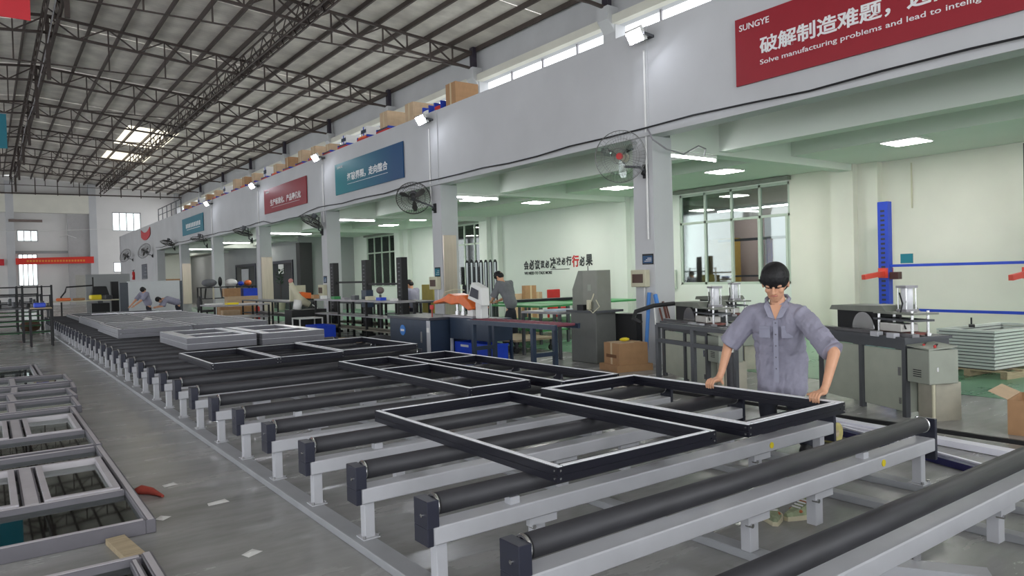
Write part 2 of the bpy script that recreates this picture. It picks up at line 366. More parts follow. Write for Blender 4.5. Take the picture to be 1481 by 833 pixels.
def truss(y, fine):
    t = thing('roof_truss', None, None); t.parent = roof
    X0, XR = 14.55, 1.93
    def zt(x): return ztop(x)
    def zm(x): return 8.99+.0855*(14.6-x) if x > XR else 8.99+.0855*(14.6-XR)-.0855*(XR-x)
    for s in (0, 1):
        xa, xb = (XR, X0) if s == 0 else (-11.6, XR)
        MB().bar((xa,y,zt(xa)),(xb,y,zt(xb)),.09,.08).build('top_chord', STEEL, t)
        MB().bar((xa,y,zm(xa)),(xb,y,zm(xb)),.09,.08).build('middle_chord', STEEL, t)
        MB().bar((xa,y,9.02),(xb,y,9.02),.05,.04).build('tie_bar', STEEL, t)
        n = 14; dx = (xb-xa)/n; web = MB()
        for i in range(n+1):
            x = xa+i*dx; parts = [((x,y,zm(x)),(x,y,zt(x)))]
            if i < n:
                parts.append((((x,y,zm(x)),(x+dx,y,zt(x+dx))) if (i % 2) else ((x,y,zt(x)),(x+dx,y,zm(x+dx)))))
            if i % 2 == (1 if s else 0) and 0 < i < n: parts.append(((x,y,9.02),(x,y,zm(x))))
            for p, q in parts:
                if fine: MB().bar(p, q, .045, .045).build('web_bar', STEEL, t)
                else: web.bar(p, q, .045, .045)
        if not fine: web.build('web', STEEL, t)
    MB().box(14.45,14.6,y-.12,y+.12,8.95,9.75).build('end_post', mat('dark_steel', (56,50,62), .5, .1), t)
    MB().bar((XR,y,8.5),(XR,y,10.6),.12,.12).build('ridge_post', STEEL, t)
for y in TY: truss(y, 14 < y < 30)
# far truss: flat chord and long posts
MB().bar((-11,70.2,9.05),(14.5,70.2,9.3),.1,.1).build('far_chord', STEEL, roof)
for i in range(9): MB().bar((1.9+i*1.55,70.2,9.1),(1.9+i*1.55,70.2,ztop(1.9+i*1.55)),.07,.07).build('far_post', STEEL, roof)
# two lattice girders that run the length of the hall
for gx in (1.93, 8.25):
    g = thing('lattice_girder', None, None); g.parent = roof
    za, zb = ztop(gx)-.06, ztop(gx)-.62
    for dx in (-.16, .16):
        MB().bar((gx+dx,-5,zb),(gx+dx,71,zb),.05,.05).build('chord', STEEL, g)
        MB().bar((gx+dx,-5,za),(gx+dx,71,za),.05,.05).build('chord', STEEL, g)
        web = MB(); yy = 8.0
        while yy < 70: web.bar((gx+dx,yy,zb),(gx+dx,yy+.6,za),.03,.03).bar((gx+dx,yy+.6,za),(gx+dx,yy+1.2,zb),.03,.03).bar((gx-.16,yy,zb),(gx+.16,yy+.6,zb),.03,.03); yy += 1.2
        web.build('web', STEEL, g)
MB().tube([(1.93+.05*math.sin(i*.9), 8+i*3.1, 9.75+.08*math.sin(i*1.7)) for i in range(21)], .02, 5).build('cable', ALUSAT, roof)
# ================================================================ LAMPS
for i, (x, y) in enumerate([(12.8,5.97),(12.84,9.76),(12.72,12.9),(12.97,16.5),(12.71,22.9),(12.83,25.7),(12.8,2.2),(12.8,-1.6)]):  # last two panels are unseen, added to brighten the near bay
    t = thing('ceiling_light', ('square white LED panel under the side bay ceiling, %s from the camera' % ORD[i] if i < 6 else 'LED panel out of the picture in the nearest side bay, %s' % ['beside the camera','behind the camera'][i-6]), 'ceiling light', (x,y,3.6), group='square ceiling panels')
    MB().box(-.31,.31,-.31,.31,-.03,0).build('frame', WHITE, t); MB().box(-.29,.29,-.29,.29,-.034,-.028).build('diffuser', LED, t)
for i, (x, y) in enumerate([(10.46,15.9),(10.46,30.2)]):
    t = thing('ceiling_light', ['square LED panel under the long ceiling beam, behind the second wall column','small square LED panel under the long beam over the black rack posts'][i], 'ceiling light', (x,y,3.52))
    MB().box(-.31,.31,-.31,.31,-.03,0).build('frame', WHITE, t); MB().box(-.29,.29,-.29,.29,-.034,-.028).build('diffuser', LED, t)
for i, y in enumerate(CY[2:8]):
    t = thing('tube_light', 'white LED tube under the cross beam at the %s visible wall column' % ORD[i], 'tube light', (9.0,y+.1,3.46), group='tube lights under the cross beams')
    MB().box(0,1.3,-.03,.03,-.06,0).build('batten', WHITE, t)
    MB().cyl((.03,0,-.08),(1.27,0,-.08),.02,10).build('tube', TUBE, t)
    MB().box(0,.03,-.03,.03,-.11,-.06).build('end_cap', WHITE, t); MB().box(1.27,1.3,-.03,.03,-.11,-.06).build('end_cap', WHITE, t)
for i, (y, z) in enumerate([(7.99,5.2),(14.89,5.2),(21.59,5.3),(28.22,5.2),(35.3,5.2),(.3,5.2),(-5.6,5.2)]):  # last two floods are unseen, added to light the hall floor
    t = thing('flood_light', ('glaring white flood light on top of the parapet, %s from the camera' % ORD[i] if i < 5 else 'flood light out of the picture, near end of the parapet, %s' % ['above the hidden column','farthest behind the camera'][i-5]), 'flood light', (8.6,y,z), group='flood lights along the parapet')
    M = Matrix.Rotation(R(35), 3, 'Y') @ Matrix.Rotation(R(-12), 3, 'Z')
    c = Vector((-.22,0,.0)); 
    def q(x,y,z): return c+Matrix.Rotation(R(-32),3,'Y') @ Matrix.Rotation(R(18),3,'Z') @ Vector((x,y,z))
    MB().add([q(-.05,-.13,-.1),q(-.05,.13,-.1),q(-.05,.13,.1),q(-.05,-.13,.1),q(.02,-.15,-.12),q(.02,.15,-.12),q(.02,.15,.12),q(.02,-.15,.12)],[(3,2,1,0),(4,5,6,7),(0,1,5,4),(1,2,6,5),(2,3,7,6),(3,0,4,7)]).build('housing', WHITE, t)
    MB().add([q(-.056,-.12,-.09),q(-.056,.12,-.09),q(-.056,.12,.09),q(-.056,-.12,.09),q(-.052,-.12,-.09),q(-.052,.12,-.09),q(-.052,.12,.09),q(-.052,-.12,.09)],[(3,2,1,0),(4,5,6,7),(0,1,5,4),(1,2,6,5),(2,3,7,6),(3,0,4,7)]).build('lens', FLOOD, t)
    MB().bar((0,-.17,-.02),(-.22,-.17,0),.02,.04).bar((0,.17,-.02),(-.22,.17,0),.02,.04).bar((-.01,-.18,-.02),(-.01,.18,-.02),.02,.04).build('bracket', DGREY, t)
    c = MB().tube([(8.57,y+.02,z-.2),(8.57,y+.02,3.3 if i in (1,2,3,4) else 2.0)], .016, 8).build('conduit', WHITE)
    tag(c, ('white conduit running down the wall from the %s flood light' % ORD[i] if i < 5 else 'white conduit out of the picture, under the flood light %s' % ['above the hidden column','farthest behind the camera'][i-5]), 'conduit', 'conduits under the flood lights')
# black cable sagging along the beam
pts = []
for i in range(60):
    y = -6+i*.93; s = (y-1.05) % 6.85/6.85
    pts.append((8.52, y, 3.78-.04*math.sin(math.pi*s)+.02*math.sin(y*2.1)-(.10 if 23 < y < 27 else 0)))
tag(MB().tube(pts, .014, 6).build('cable', BLACK), 'long black cable tacked along the lower edge of the parapet', 'cable')
tag(MB().tube([(8.55,7.95,3.75),(8.5,7.8,3.55),(8.7,7.7,3.4),(9.1,7.7,3.35),(9.5,7.72,3.52),(9.75,7.78,3.5),(9.8,7.85,3.4)], .014, 6).build('cable', ALUSAT), 'grey lamp lead looping from the nearest column to its tube light', 'cable')
# ---------------------------------------------------------------- banners on the parapet
def gradient(name, c1, c2, y1, y2):
    m = bpy.data.materials.new(name); m.use_nodes = True; nt = m.node_tree; b = nt.nodes['Principled BSDF']; L = nt.links.new
    tc = nt.nodes.new('ShaderNodeTexCoord'); sx = nt.nodes.new('ShaderNodeSeparateXYZ'); mr = nt.nodes.new('ShaderNodeMapRange'); mx = nt.nodes.new('ShaderNodeMix'); mx.data_type = 'RGBA'
    mr.inputs[1].default_value = y1; mr.inputs[2].default_value = y2; mx.inputs[6].default_value = lin(c1)+(1,); mx.inputs[7].default_value = lin(c2)+(1,)
    L(tc.outputs['Object'], sx.inputs[0]); L(sx.outputs[1], mr.inputs[0]); L(mr.outputs[0], mx.inputs[0]); L(mx.outputs[2], b.inputs['Base Color']); b.inputs['Roughness'].default_value = .5; return m
def banner(y0, y1, z0, z1, m, label, logo, big, bigbox, small, smallbox):
    t = thing('banner', label, 'banner', (8.553,y0,z0), group=None)
    MB().box(0,.028,0,y1-y0,0,z1-z0).build('panel', m, t)
    if logo: text('lettering', logo[0], logo[3], LETTER, t, (-.004, logo[1]-y0, logo[2]-z0), '-x', width=logo[4], bold=.01, ext=.002)
    if big: text('lettering', big, bigbox[2], LETTER, t, (-.004, bigbox[0]-y0, bigbox[1]-z0), '-x', width=bigbox[3], bold=.022, ext=.002)
    if small: text('lettering', small, smallbox[2], LETTER, t, (-.004, smallbox[0]-y0, smallbox[1]-z0), '-x', width=smallbox[3], bold=.004, ext=.002)
    return t
banner(.6, 6.27, 4.03, 4.95, MAROON, 'large crimson banner with white Chinese slogan on the nearest parapet', ('SUNGYE',6.2,4.77,.085,.47), '破解制造难题，迈向', (5.88,4.37,.235,2.45),
       'Solve manufacturing problems and lead to intelligent', (5.88,4.22,.085,2.86))
banner(16.22, 20.57, 4.02, 4.93, gradient('banner_teal_fade',(8,70,116),(12,122,132),.5,4.0), 'teal banner fading to dark blue, with white Chinese slogan, on the parapet', ('SUNGYE',20.4,4.78,.07,.4), '打破界限，走向整合', (19.68,4.33,.24,2.6),
       '-'*44, (19.68,4.25,.012,2.6))
banner(23.0, 27.42, 4.03, 4.93, mat('banner_dark_red',(140,20,36),.5,var=.03), 'dark red banner with white Chinese slogan farther along the parapet', ('SUNGYE',27.2,4.78,.07,.4), '生产标准化、产品最优化', (26.7,4.27,.24,3.2),
       '-'*44, (26.55,4.20,.012,2.9))
t = banner(36.95, 41.5, 4.05, 4.93, mat('banner_pale_teal',(40,120,140),.5,var=.03), 'pale teal banner farthest along the parapet, its writing too small to read', None, None, None, None, None)
for k in range(9): MB().box(-.004,0,.55+k*.36,.78+k*.36,.34,.56).build('lettering', LETTER, t)
MB().box(-.004,0,.6,3.5,.24,.27).build('lettering', LETTER, t)
o = MB(); n = 12
for k in range(n):
    a = 50.9+k*3.3/n; s0 = .28*abs((k/n)*2-1)**2; s1 = .28*abs(((k+1)/n)*2-1)**2
    o.add([(8.55,a,4.45+s0),(8.55,a+3.3/n,4.45+s1),(8.55,a+3.3/n,4.95+s1),(8.55,a,4.95+s0),(8.57,a,4.45+s0),(8.57,a+3.3/n,4.45+s1),(8.57,a+3.3/n,4.95+s1),(8.57,a,4.95+s0)],[(0,1,2,3),(7,6,5,4),(0,4,5,1),(1,5,6,2),(2,6,7,3),(3,7,4,0)])
tag(o.build('banner', CRIMSON), 'sagging red cloth banner on the far stretch of wall near the stairs', 'banner')
t = thing('banner', 'long red banner with gold lettering stretched between far wall columns', 'banner', (1.97,71.2,3.46))
MB().poly([(0,0,0),(5.55,0,.05),(5.55,0,.62),(0,0,.52)], (0,.02,0)).build('cloth', mat('banner_bright_red',(220,52,40),.6,var=.04), t)
for k in range(20): MB().box(.75+k*.21,.89+k*.21,-.006,0,.2,.36).build('lettering', GLETTER, t)
t = thing('banner', 'end of a red banner at the left edge beside the far column', 'banner', (-2.0,71.2,3.4)); MB().box(0,3.2,0,.02,0,.52).build('cloth', CRIMSON, t)
t = thing('hanging_banner', 'big crimson banner hanging from the roof at the upper left corner', 'banner', (-2.4,14.95,6.12))
MB().box(0,3.17,-.012,0,0,2.6).build('cloth', CRIMSON, t); MB().cyl((-.03,0,2.62),(3.2,0,2.62),.02,8).build('rod', ALUSAT, t); MB().cyl((.3,0,2.6),(.3,0,3.0),.006,5).cyl((2.9,0,2.6),(2.9,0,3.0),.006,5).build('cord', BLACK, t)
t = thing('hanging_banner', 'teal banner hanging from the roof at the left edge, beyond the crimson one', 'banner', (-2.4,28.7,6.08))
MB().box(0,3.1,-.012,0,0,1.12).build('cloth', TEAL, t); MB().cyl((-.03,0,1.14),(3.13,0,1.14),.02,8).build('rod', ALUSAT, t); MB().cyl((.3,0,1.14),(.3,0,2.95),.006,5).cyl((2.9,0,1.14),(2.9,0,2.95),.006,5).build('cord', BLACK, t)
# wall slogan in the bay
t = thing('wall_slogan', 'black and red Chinese slogan lettered on the pale green back wall', 'wall lettering', (14.995,19.82,1.6))
cw = 0
for ch, s, dz, m in [('会',.36,.04,0),('必',.4,.04,0),('议',.38,.04,0),('议',.3,.08,0),('必',.3,.08,0),('决',.42,.06,0),('决',.3,.16,0),('必',.28,.16,0),('行',.34,.14,0),('行',.44,.08,1),('必',.36,.1,0),('果',.42,.1,0)]:
    w_ = s*.72; text('character', ch, s*.86, RLETTER if m else DLETTER, t, (-.004,-cw,dz), '-x', width=w_*1.04, bold=.034, ext=.004); cw += w_+.035
MB().box(-.006,0,-2.4,-1.45,.02,.04).build('underline', DLETTER, t); MB().box(-.006,0,-3.28,-3.25,-.08,.1).build('underline', DLETTER, t)
text('lettering', 'WE NEED TO TALK MORE', .1, DLETTER, t, (-.004,-.02,-.12), '-x', width=1.5, bold=.02)
# ---------------------------------------------------------------- cartons and trays on the parapet
for i, (y, w_, d, h, zb, m) in enumerate([(13.85,.42,.62,.52,0,CARD),(15.85,.42,.6,.48,0,CARD2),(17.25,.45,.55,.42,.12,CARD2),(18.55,.4,.5,.25,.12,WHITE),(19.95,.4,.5,.25,.12,WHITE),(21.2,.36,.5,.22,.1,CARD2),
      (22.4,.4,.5,.34,.1,CARD2),(23.6,.4,.5,.4,.1,CARD2),(24.9,.4,.5,.36,.1,CARD),(26.2,.4,.5,.3,.1,CARD2),(27.4,.4,.5,.36,.1,WHITE),(28.9,.4,.5,.32,.1,CARD2),(30.2,.4,.5,.34,.1,CARD),(31.6,.4,.5,.42,.1,CARD2),
      (33.2,.4,.5,.3,.1,WHITE),(34.8,.4,.5,.3,.1,CARD2),(36.4,.4,.5,.28,.1,CARD),(38.0,.4,.5,.26,.1,WHITE),(39.6,.4,.5,.24,.1,CARD2),(41.2,.4,.5,.22,.1,CARD)]):
    t = thing('carton', ('%s carton on top of the parapet, %s from the camera' % ({'cardboard':'brown cardboard','pale_cardboard':'pale cardboard','white_plastic':'white'}[m.name], ORD[i])), 'box', (8.68,y,5.38+zb), group='cartons on the parapet')
    MB().box(0,d,0,w_,0,h).build('body', m, t); MB().box(-.003,d+.003,w_/2-.03,w_/2+.03,.0,h+.003).build('tape', TAPE if m != WHITE else BLUE, t)
    if m == WHITE: MB().box(-.004,0,.04,w_-.04,h*.3,h*.7).build('printed_label', NAVY2, t)
    if zb:
        g = thing('parts_tray', 'blue and red plastic parts tray under the %s carton of the parapet row' % ORD[i], 'tray', (8.63,y-.1,5.38), group='plastic trays on the parapet')
        MB().box(0,.62,0,w_+.25,0,zb*.5).build('tray_base', RED, g)
        MB().box(0,.62,w_+.19,w_+.25,zb*.5,zb-.002).build('end_wall', RBLUE, g); MB().box(0,.62,-.02,.03,zb*.5,zb-.002).build('end_wall', RBLUE, g)
        MB().box(.01,.6,.03,w_+.19,zb*.5,zb-.01).build('contents', ORANGE if i % 3 == 0 else NAVY2, g)
for i, y in enumerate([14.45,16.9]):
    g = thing('parts_tray', ['blue tray with a red front beside the biggest brown carton on the parapet','pale tray with blue end between the two nearest parapet cartons'][i], 'tray', (8.63,y-(.0 if i == 0 else 1.9),5.38))
    MB().box(0,.5,0,.25,0,.1).build('tray_base', RED if i == 0 else WHITE, g); MB().box(0,.5,.25,.3,0,.2).build('end_wall', RBLUE, g); MB().box(0,.5,-.03,0,0,.2).build('end_wall', RBLUE, g)
# railing at the far end of the parapet
t = thing('railing', 'small dark steel railing at the far end of the parapet', 'railing', (8.7,42.3,5.38))
MB().tube([(0,0,0),(0,0,.75),(0,6.4,.75),(0,6.4,0)], .03, 6).build('handrail', DGREY, t); MB().bar((0,0,.38),(0,6.4,.38),.03,.03).build('rail', DGREY, t)
for k in range(1,5): MB().bar((0,k*1.28,0),(0,k*1.28,.75),.04,.04).build('post', DGREY, t)
# ---------------------------------------------------------------- wall fans
def fan(c, n, label, wire, hub, clear=False, rad=.39, mount=None):
    n = Vector(n).normalized(); c = Vector(c); m = Vector(mount or (8.6, c.y+.1, c.z-.3))
    t = thing('wall_fan', label, 'fan', m, group='wall fans on the columns'); c = c-m
    u = Vector((0,0,1)); a = n.cross(u).normalized(); b = a.cross(n).normalized()
    def pt(ang, r, h): return c+(a*math.cos(ang)+b*math.sin(ang))*r+n*h
    cg = MB()
    for r_, h, th in ((rad,0,.006),(rad*.98,.05,.003),(rad*.7,.09,.0025),(rad*.7,-.09,.0025),(rad*.3,.11,.004),(rad*.3,-.11,.004)):
        cg.tube([pt(2*math.pi*k/28, r_, h) for k in range(28)], th if wire is WIRE else th*1.6, 5, closed=True)
    for k in range(40):
        A = 2*math.pi*k/40
        for s in (1,-1): cg.tube([pt(A, rad, 0), pt(A, rad*.7, .09*s), pt(A, .05, .115*s)], .0016 if wire is WIRE else .003, 4)
    cg.build('cage', wire, t)
    for k in range(3):
        A = 2*math.pi*k/3+.4; bl = MB(); vs = []
        for r_, w_, tw in ((.05,.05,.02),(.15,.13,.03),(.26,.18,.02),(.34,.1,.01)):
            vs.append([pt(A-w_/max(r_,.1)*.35, r_, -tw), pt(A+w_/max(r_,.1)*.35, r_, tw)])
        for i in range(3): 
            bl.add([vs[i][0],vs[i][1],vs[i+1][1],vs[i+1][0]]+[p+n*.004 for p in (vs[i][0],vs[i][1],vs[i+1][1],vs[i+1][0])], [(0,1,2,3),(7,6,5,4),(0,4,5,1),(1,5,6,2),(2,6,7,3),(3,7,4,0)])
        bl.build('blade', MC['blade'] if clear else DWIRE, t)
    MB().cyl(c+n*.03, c+n*.06, .055, 16).build('hub', hub, t)
    MB().cyl(c-n*.12, c-n*.26, .08, 16).cyl(c-n*.12, c+n*.03, .02, 8).build('motor', CREAM if clear else DGREY, t)
    e = c-n*.2
    MB().tube([e-b*.05, e-b*.14-n*.03, Vector((-.14,0,.05)), Vector((-.05,0,0))], .022, 8).build('arm', DGREY, t)
    MB().box(-.04,0,-.04,.04,-.12,.1).cyl((-.07,0,-.06),(-.02,0,.02),.04,8).build('wall_bracket', BLACK, t)
    return t
fan((8.18,8.2,3.32),(-.85,-.5,-.05),'wire-caged wall fan with red hub and clear blades on the nearest column',WIRE,RED,True,.41,(8.6,8.05,3.1))
fan((8.15,15.0,3.36),(-.42,-.75,-.5),'grey wall fan on the second column, turned down towards the rollers',DWIRE,DGREY,False,.4,(8.6,14.75,3.12))
fan((8.2,21.7,3.32),(-.55,.1,-1.0),'dark wall fan on the third column, tilted down under the cable',DWIRE,DGREY)
fan((8.2,29.1,3.46),(-.3,.1,-1.1),'dark wall fan on the fourth column, nearly edge-on',DWIRE,DGREY)
fan((8.2,36.3,3.6),(-.1,.1,-1),'dark wall fan on the fifth column, lying flat',DWIRE,DGREY)
fan((8.2,43.6,3.8),(-.3,-.1,-1),'dark wall fan on the sixth column',DWIRE,DGREY)
fan((8.1,50.3,3.65),(-.8,-.5,.35),'dark round wall fan on the solid far wall, nearer of two',DWIRE,BLACK,rad=.5)
fan((8.1,58.0,3.65),(-.8,-.5,.35),'dark round wall fan on the solid far wall, farther of two',DWIRE,BLACK,rad=.5)
t = thing('ceiling_fan', 'small white fan hanging on the far wall', 'fan', (5.6,71.0,5.9))
MB().cyl((0,0,0),(0,0,.9),.02,8).build('rod', WHITE, t)
for k in range(3):
    a = k*2.09+.3; MB().bar((0,0,0),(.7*math.cos(a),.2*math.sin(a),-.25+.12*k),.16,.03).build('blade', WHITE, t)
tag(MB().tube([(-3,70.9,6.1),(4,70.9,6.2),(9.4,70.9,6.5)],.02,5).build('cable', WHITE),'white cable strung across the far end of the hall','cable')
# ---------------------------------------------------------------- things fixed to the columns
def sign(name, label, x, y0, y1, z0, z1, m, lines=3):
    t = thing(name, label, 'sign', (x,y0,z0)); MB().box(-.012,0,0,y1-y0,0,z1-z0).build('plate', BLACK, t); MB().box(-.014,-.012,.012,y1-y0-.012,.02,z1-z0-.03).build('print', m, t)
    for k in range(lines): MB().box(-.016,-.014,.03,(y1-y0)*(.8-.15*k),.05+k*(z1-z0-.1)/lines,.05+k*(z1-z0-.1)/lines+.008).build('lettering', LETTER, t)
    return t
sign('notice_sign','small blue notice plate on the nearest column',8.6,7.94,8.17,1.6,1.77,TEALD)
sign('notice_sign','small teal notice plate on the second column',8.6,14.62,14.86,1.5,1.72,TEAL)
sign('notice_sign','small blue notice plate on the third column',8.6,21.6,21.85,1.4,1.62,TEALD)
sign('notice_board','dark blue poster on the solid far wall',8.59,52.6,54.6,1.9,2.9,NAVY2,4)
def breaker(label, y, z, s=1):
    t = thing('breaker_box', label, 'electrical box', (8.6,y,z))
    MB().box(-.1*s,0,0,.3*s,0,.25*s).build('case', CREAM, t, bevel=.01); MB().box(-.105*s,-.1*s,.05*s,.26*s,.06*s,.19*s).build('cover', mat('brown_cover',(86,64,56),.4,var=.05), t)
    MB().tube([(-.03,.1,0),(-.03,.1,-.35)],.012,6).build('conduit', WHITE, t)
breaker('cream breaker box with brown cover on the nearest column', 8.02, 1.24, 1.1)
breaker('cream breaker box on the second column', 14.6, 1.2, 1.2)
breaker('cream breaker box on the third column', 21.6, 1.0, 1.4)
tag(MB().box(8.6,8.95,14.44,14.47,.3,2.46).build('tall_panel', mat('brushed_steel',(196,184,172),.28,.9,var=.08,scale=3,stretch=(8,8,.5))), 'tall shiny steel panel fixed to the second column', 'panel')
tag(MB().box(8.62,9.05,28.24,28.28,.2,2.45).build('tall_panel', MC['brushed_steel']), 'tall shiny steel panel fixed to the fourth column', 'panel')
tag(MB().box(8.62,9.05,42.2,42.24,.4,2.6).build('tall_panel', MC['brushed_steel']), 'tall pale panel on the sixth column far down the wall', 'panel')
tag(MB().box(14.92,14.98,13.0,14.0,1.0,1.5).build('access_cover', mat('pale_panel',(190,198,186),.6,var=.03)), 'pale grey square cover on the green wall right of the slogan', 'panel')
# ================================================================ ROLLER TABLE
YB = [.72, 1.46, 2.199, 2.906, 3.70, 4.48, 5.26, 6.05, 6.84, 7.64]
while YB[-1] < 29.9: YB.append(YB[-1]+.775)
rt = thing('roller_table', 'long low roller table with black rollers on light grey crossbeams, running down the hall', 'roller table', (1.6,.6,0))
X0, XE, OY = 0, 3.46, .6
def inst(src, loc):
    c = src.copy(); COL.objects.link(c); c.location = loc; c.parent = src.parent
    for ch in list(src.children):
        d = ch.copy(); COL.objects.link(d); d.parent = c
    return c
roll = MB().cyl((.085,0,0),(3.385,0,0),.052,24).build('roller', RUBBER, rt, smooth=True)
for p in roll.data.polygons: p.use_smooth = len(p.vertices) == 4
for x, x2 in ((.068,.084),(3.386,3.40)):
    MB().tube([(x+.004,.046*math.cos(a*.2618),.046*math.sin(a*.2618)) for a in range(24)], .010, 6, closed=True).cyl((x,0,0),(x2,0,0),.044,20).build('end_cap', CHROME, roll)
MB().cyl((.03,0,0),(3.44,0,0),.014,10).build('axle', CHROME, roll)
beam = MB().box(.035,3.44,0,.125,.25,.335).build('crossbeam', LGREY, rt, bevel=.006)
brk = MB().box(0,.065,0,.13,.335,.462).box(0,.033,0,.13,.25,.335).build('end_bracket', NAVY, rt, bevel=.003)
MB().cyl((-.006,.05,.39),(.0,.05,.39),.009,8).build('bolt', CHROME, brk)
brk2 = MB().box(0,.03,0,.13,.19,.462).build('end_plate', NAVY, rt, bevel=.003)
MB().cyl((.03,.06,.42),(.036,.06,.42),.009,8).build('bolt', CHROME, brk2)
leg = MB().box(0,.06,0,.06,.045,.25).build('leg', LGREY, rt, bevel=.003)
MB().box(-.02,.08,-.02,.08,.045,.052).build('foot_plate', LGREY, leg)
for dx in (-.012,.072): MB().cyl((dx,-.012,.052),(dx,-.012,.068),.01,8).build('bolt', CHROME, leg)
stub = MB().box(0,.07,.03,.09,.045,.25).build('stub_post', LGREY, rt, bevel=.003)
MB().box(-.055,.125,.0,.03,.205,.25).build('clamp_plate', LGREY, stub); MB().cyl((-.03,-.008,.2),(-.03,.03,.2),.012,8).build('bolt', CHROME, stub)
midp = MB().box(0,.06,0,.05,.335,.372).build('support_pad', LGREY, rt)
for i, y in enumerate(YB):
    yl = y-OY; first = (i == 0)
    for src, lc in ((roll,(X0,yl+.065,.425)),(beam,(X0,yl,0)),(brk,(X0,yl,0)),(brk2,(3.44,yl,0)),(leg,(.06,yl+.03,0)),(leg,(3.3,yl+.03,0)),(stub,(.66 if i % 2 else 1.5,yl+.02,0)),(stub,(2.55 if i % 2 else 2.1,yl+.02,0)),(midp,(.5 if i%2 else 2.6,yl+.04,0))):
        if first and not src.get('used'): src.location = lc; src['used'] = 1
        else: inst(src, lc)
for o in (roll, beam, brk, brk2, leg, stub, midp): 
    if 'used' in o: del o['used']
L_ = 30.3-OY
for x, w_ in ((0,.12),(1.5,.1),(2.75,.08),(3.27,.12)):
    z0 = 0.0
    MB().box(x, x+w_, .1, L_, 0, .045).build('floor_rail', RAILG, rt, bevel=.004)
yy = 2.199-OY
for x, y in ((2.755,2.199),(2.66,2.906)):
    MB().cyl((x,y-OY-.004,.293),(x,y-OY,.293),.021,20).build('yellow_dot', YEL, rt)
MB().box(0,3.4,29.4,29.5,.05,.4).build('end_beam', LGREY, rt)
# skewed floor foot with levelling bolt near the middle
MB().bar((1.62,1.35,.05),(2.0,.75,.05),.11,.1).build('skewed_foot', LGREY, rt)
MB().cyl((1.9,1.02,.0),(1.9,1.02,.14),.02,10).build('levelling_bolt', CHROME, rt)
# ================================================================ FRAMES ON THE TABLE
def frame(label, x0, y0, x1, y1, z, body, strip, h=.075, w_=.05, bars=(), vbars=(), sw=.55, double=False, group='window frames on the roller table', cat='window frame', rz=0, screws=True, name='aluminium_sash'):
    t = thing(name, label, cat, (x0,y0,z), rz, group); X, Y = x1-x0, y1-y0
    def member(nm, ax, a, b, c, ins):
        # ax 'x': bar runs along x at y=c, 'y': runs along y at x=c ; ins = +1/-1 side that faces inwards
        def bx(mb, u0, u1, v0, v1, zz0, zz1):
            return mb.box(u0,u1,v0,v1,zz0,zz1) if ax == 'x' else mb.box(v0,v1,u0,u1,zz0,zz1)
        mb = MB(); bx(mb, a, b, c, c+w_, 0, h*.42); bx(mb, a, b, c+.005, c+w_-.005, h*.42, h*.5); bx(mb, a, b, c, c+w_, h*.5, h)
        o = mb.build(nm, body, t)
        s = MB()
        if double: bx(s, a+.006, b-.006, c+w_*.06, c+w_*.42, h, h+.003); bx(s, a+.006, b-.006, c+w_*.62, c+w_*.95, h, h+.003)
        else:
            off = (1-sw)*.5*w_; bx(s, a+.004, b-.004, c+off, c+off+sw*w_, h, h+.003)
        so = s.build('bare_strip', strip, o)
        if double: so['kind'] = 'stuff'
        return o
    member('frame_bar', 'y', 0, Y, 0, 1); member('frame_bar', 'y', 0, Y, X-w_, -1)
    member('frame_bar', 'x', w_, X-w_, 0, 1); member('frame_bar', 'x', w_, X-w_, Y-w_, -1)
    for b in bars: member('cross_bar', 'x', w_, X-w_, b, 1)
    for v in vbars: member('cross_bar', 'y', w_, Y-w_, v, 1)
    if screws:
        for (sx, sy, d) in ((.02,-.003,'y'),(X-.02,-.003,'y'),(-.003,.02,'x'),(X+.003,.02,'x')):
            for zz in (.018, h-.018):
                q = (sx, -.003, zz) if d == 'y' else (sx, sy, zz)
                r_ = (sx, .002, zz) if d == 'y' else (sx+(.005 if sx < 0 else -.005), sy, zz)
                MB().cyl(q, r_, .006, 8).build('screw', CHROME, t)
    return t
ZR = .478
frame('black aluminium window frame in front, its near corner over the third roller', 2.21,2.70,3.42,4.74,ZR,BLK,ALU,w_=.045,sw=.6)
frame('black window frame held by the young man, with two silver strips', 3.67,2.66,4.76,4.67,ZR,BLK,ALU,w_=.062,double=True)
frame('black window frame with one crossbar behind the frontmost frame', 3.245,5.10,3.90,7.90,ZR,BLK,ALU,w_=.045,sw=.55,bars=(1.75,))
frame('black window frame with a crossbar, farthest right on the table', 4.02,4.80,4.70,7.90,ZR,BLK,ALU,w_=.045,sw=.5,bars=(2.35,))
frame('low black window frame, left one of the row of three', 2.09,8.89,2.89,10.66,ZR,BLK,ALU,w_=.04,sw=.6)
frame('low black window frame, middle one of the row of three', 2.90,8.93,3.76,10.74,ZR,BLK,ALU,w_=.04,sw=.6)
frame('low black window frame, right one of the row of three', 3.78,9.07,4.93,10.90,ZR,BLK,ALU,w_=.06,sw=.7)
WSTR = mat('film_covered_aluminium', (246,247,252), .3, .3, var=.05)
GB = mat('grey_frame_profile', (112,112,118), .45, .2, var=.06)
k = 0
for (x0,y0,x1,y1,n,lab) in ((2.45,11.85,3.5,14.0,2,'left'),(3.56,11.75,4.6,14.0,2,'right')):
    for j in range(n):
        frame('film-covered grey sliding frame, %s of the %s pile of two' % (['bottom','top'][j], lab), x0,y0,x1,y1,ZR+j*.094,GB,WSTR,h=.09,w_=.17,sw=.96,bars=(.8,),group='grey frames in two small piles', screws=False)
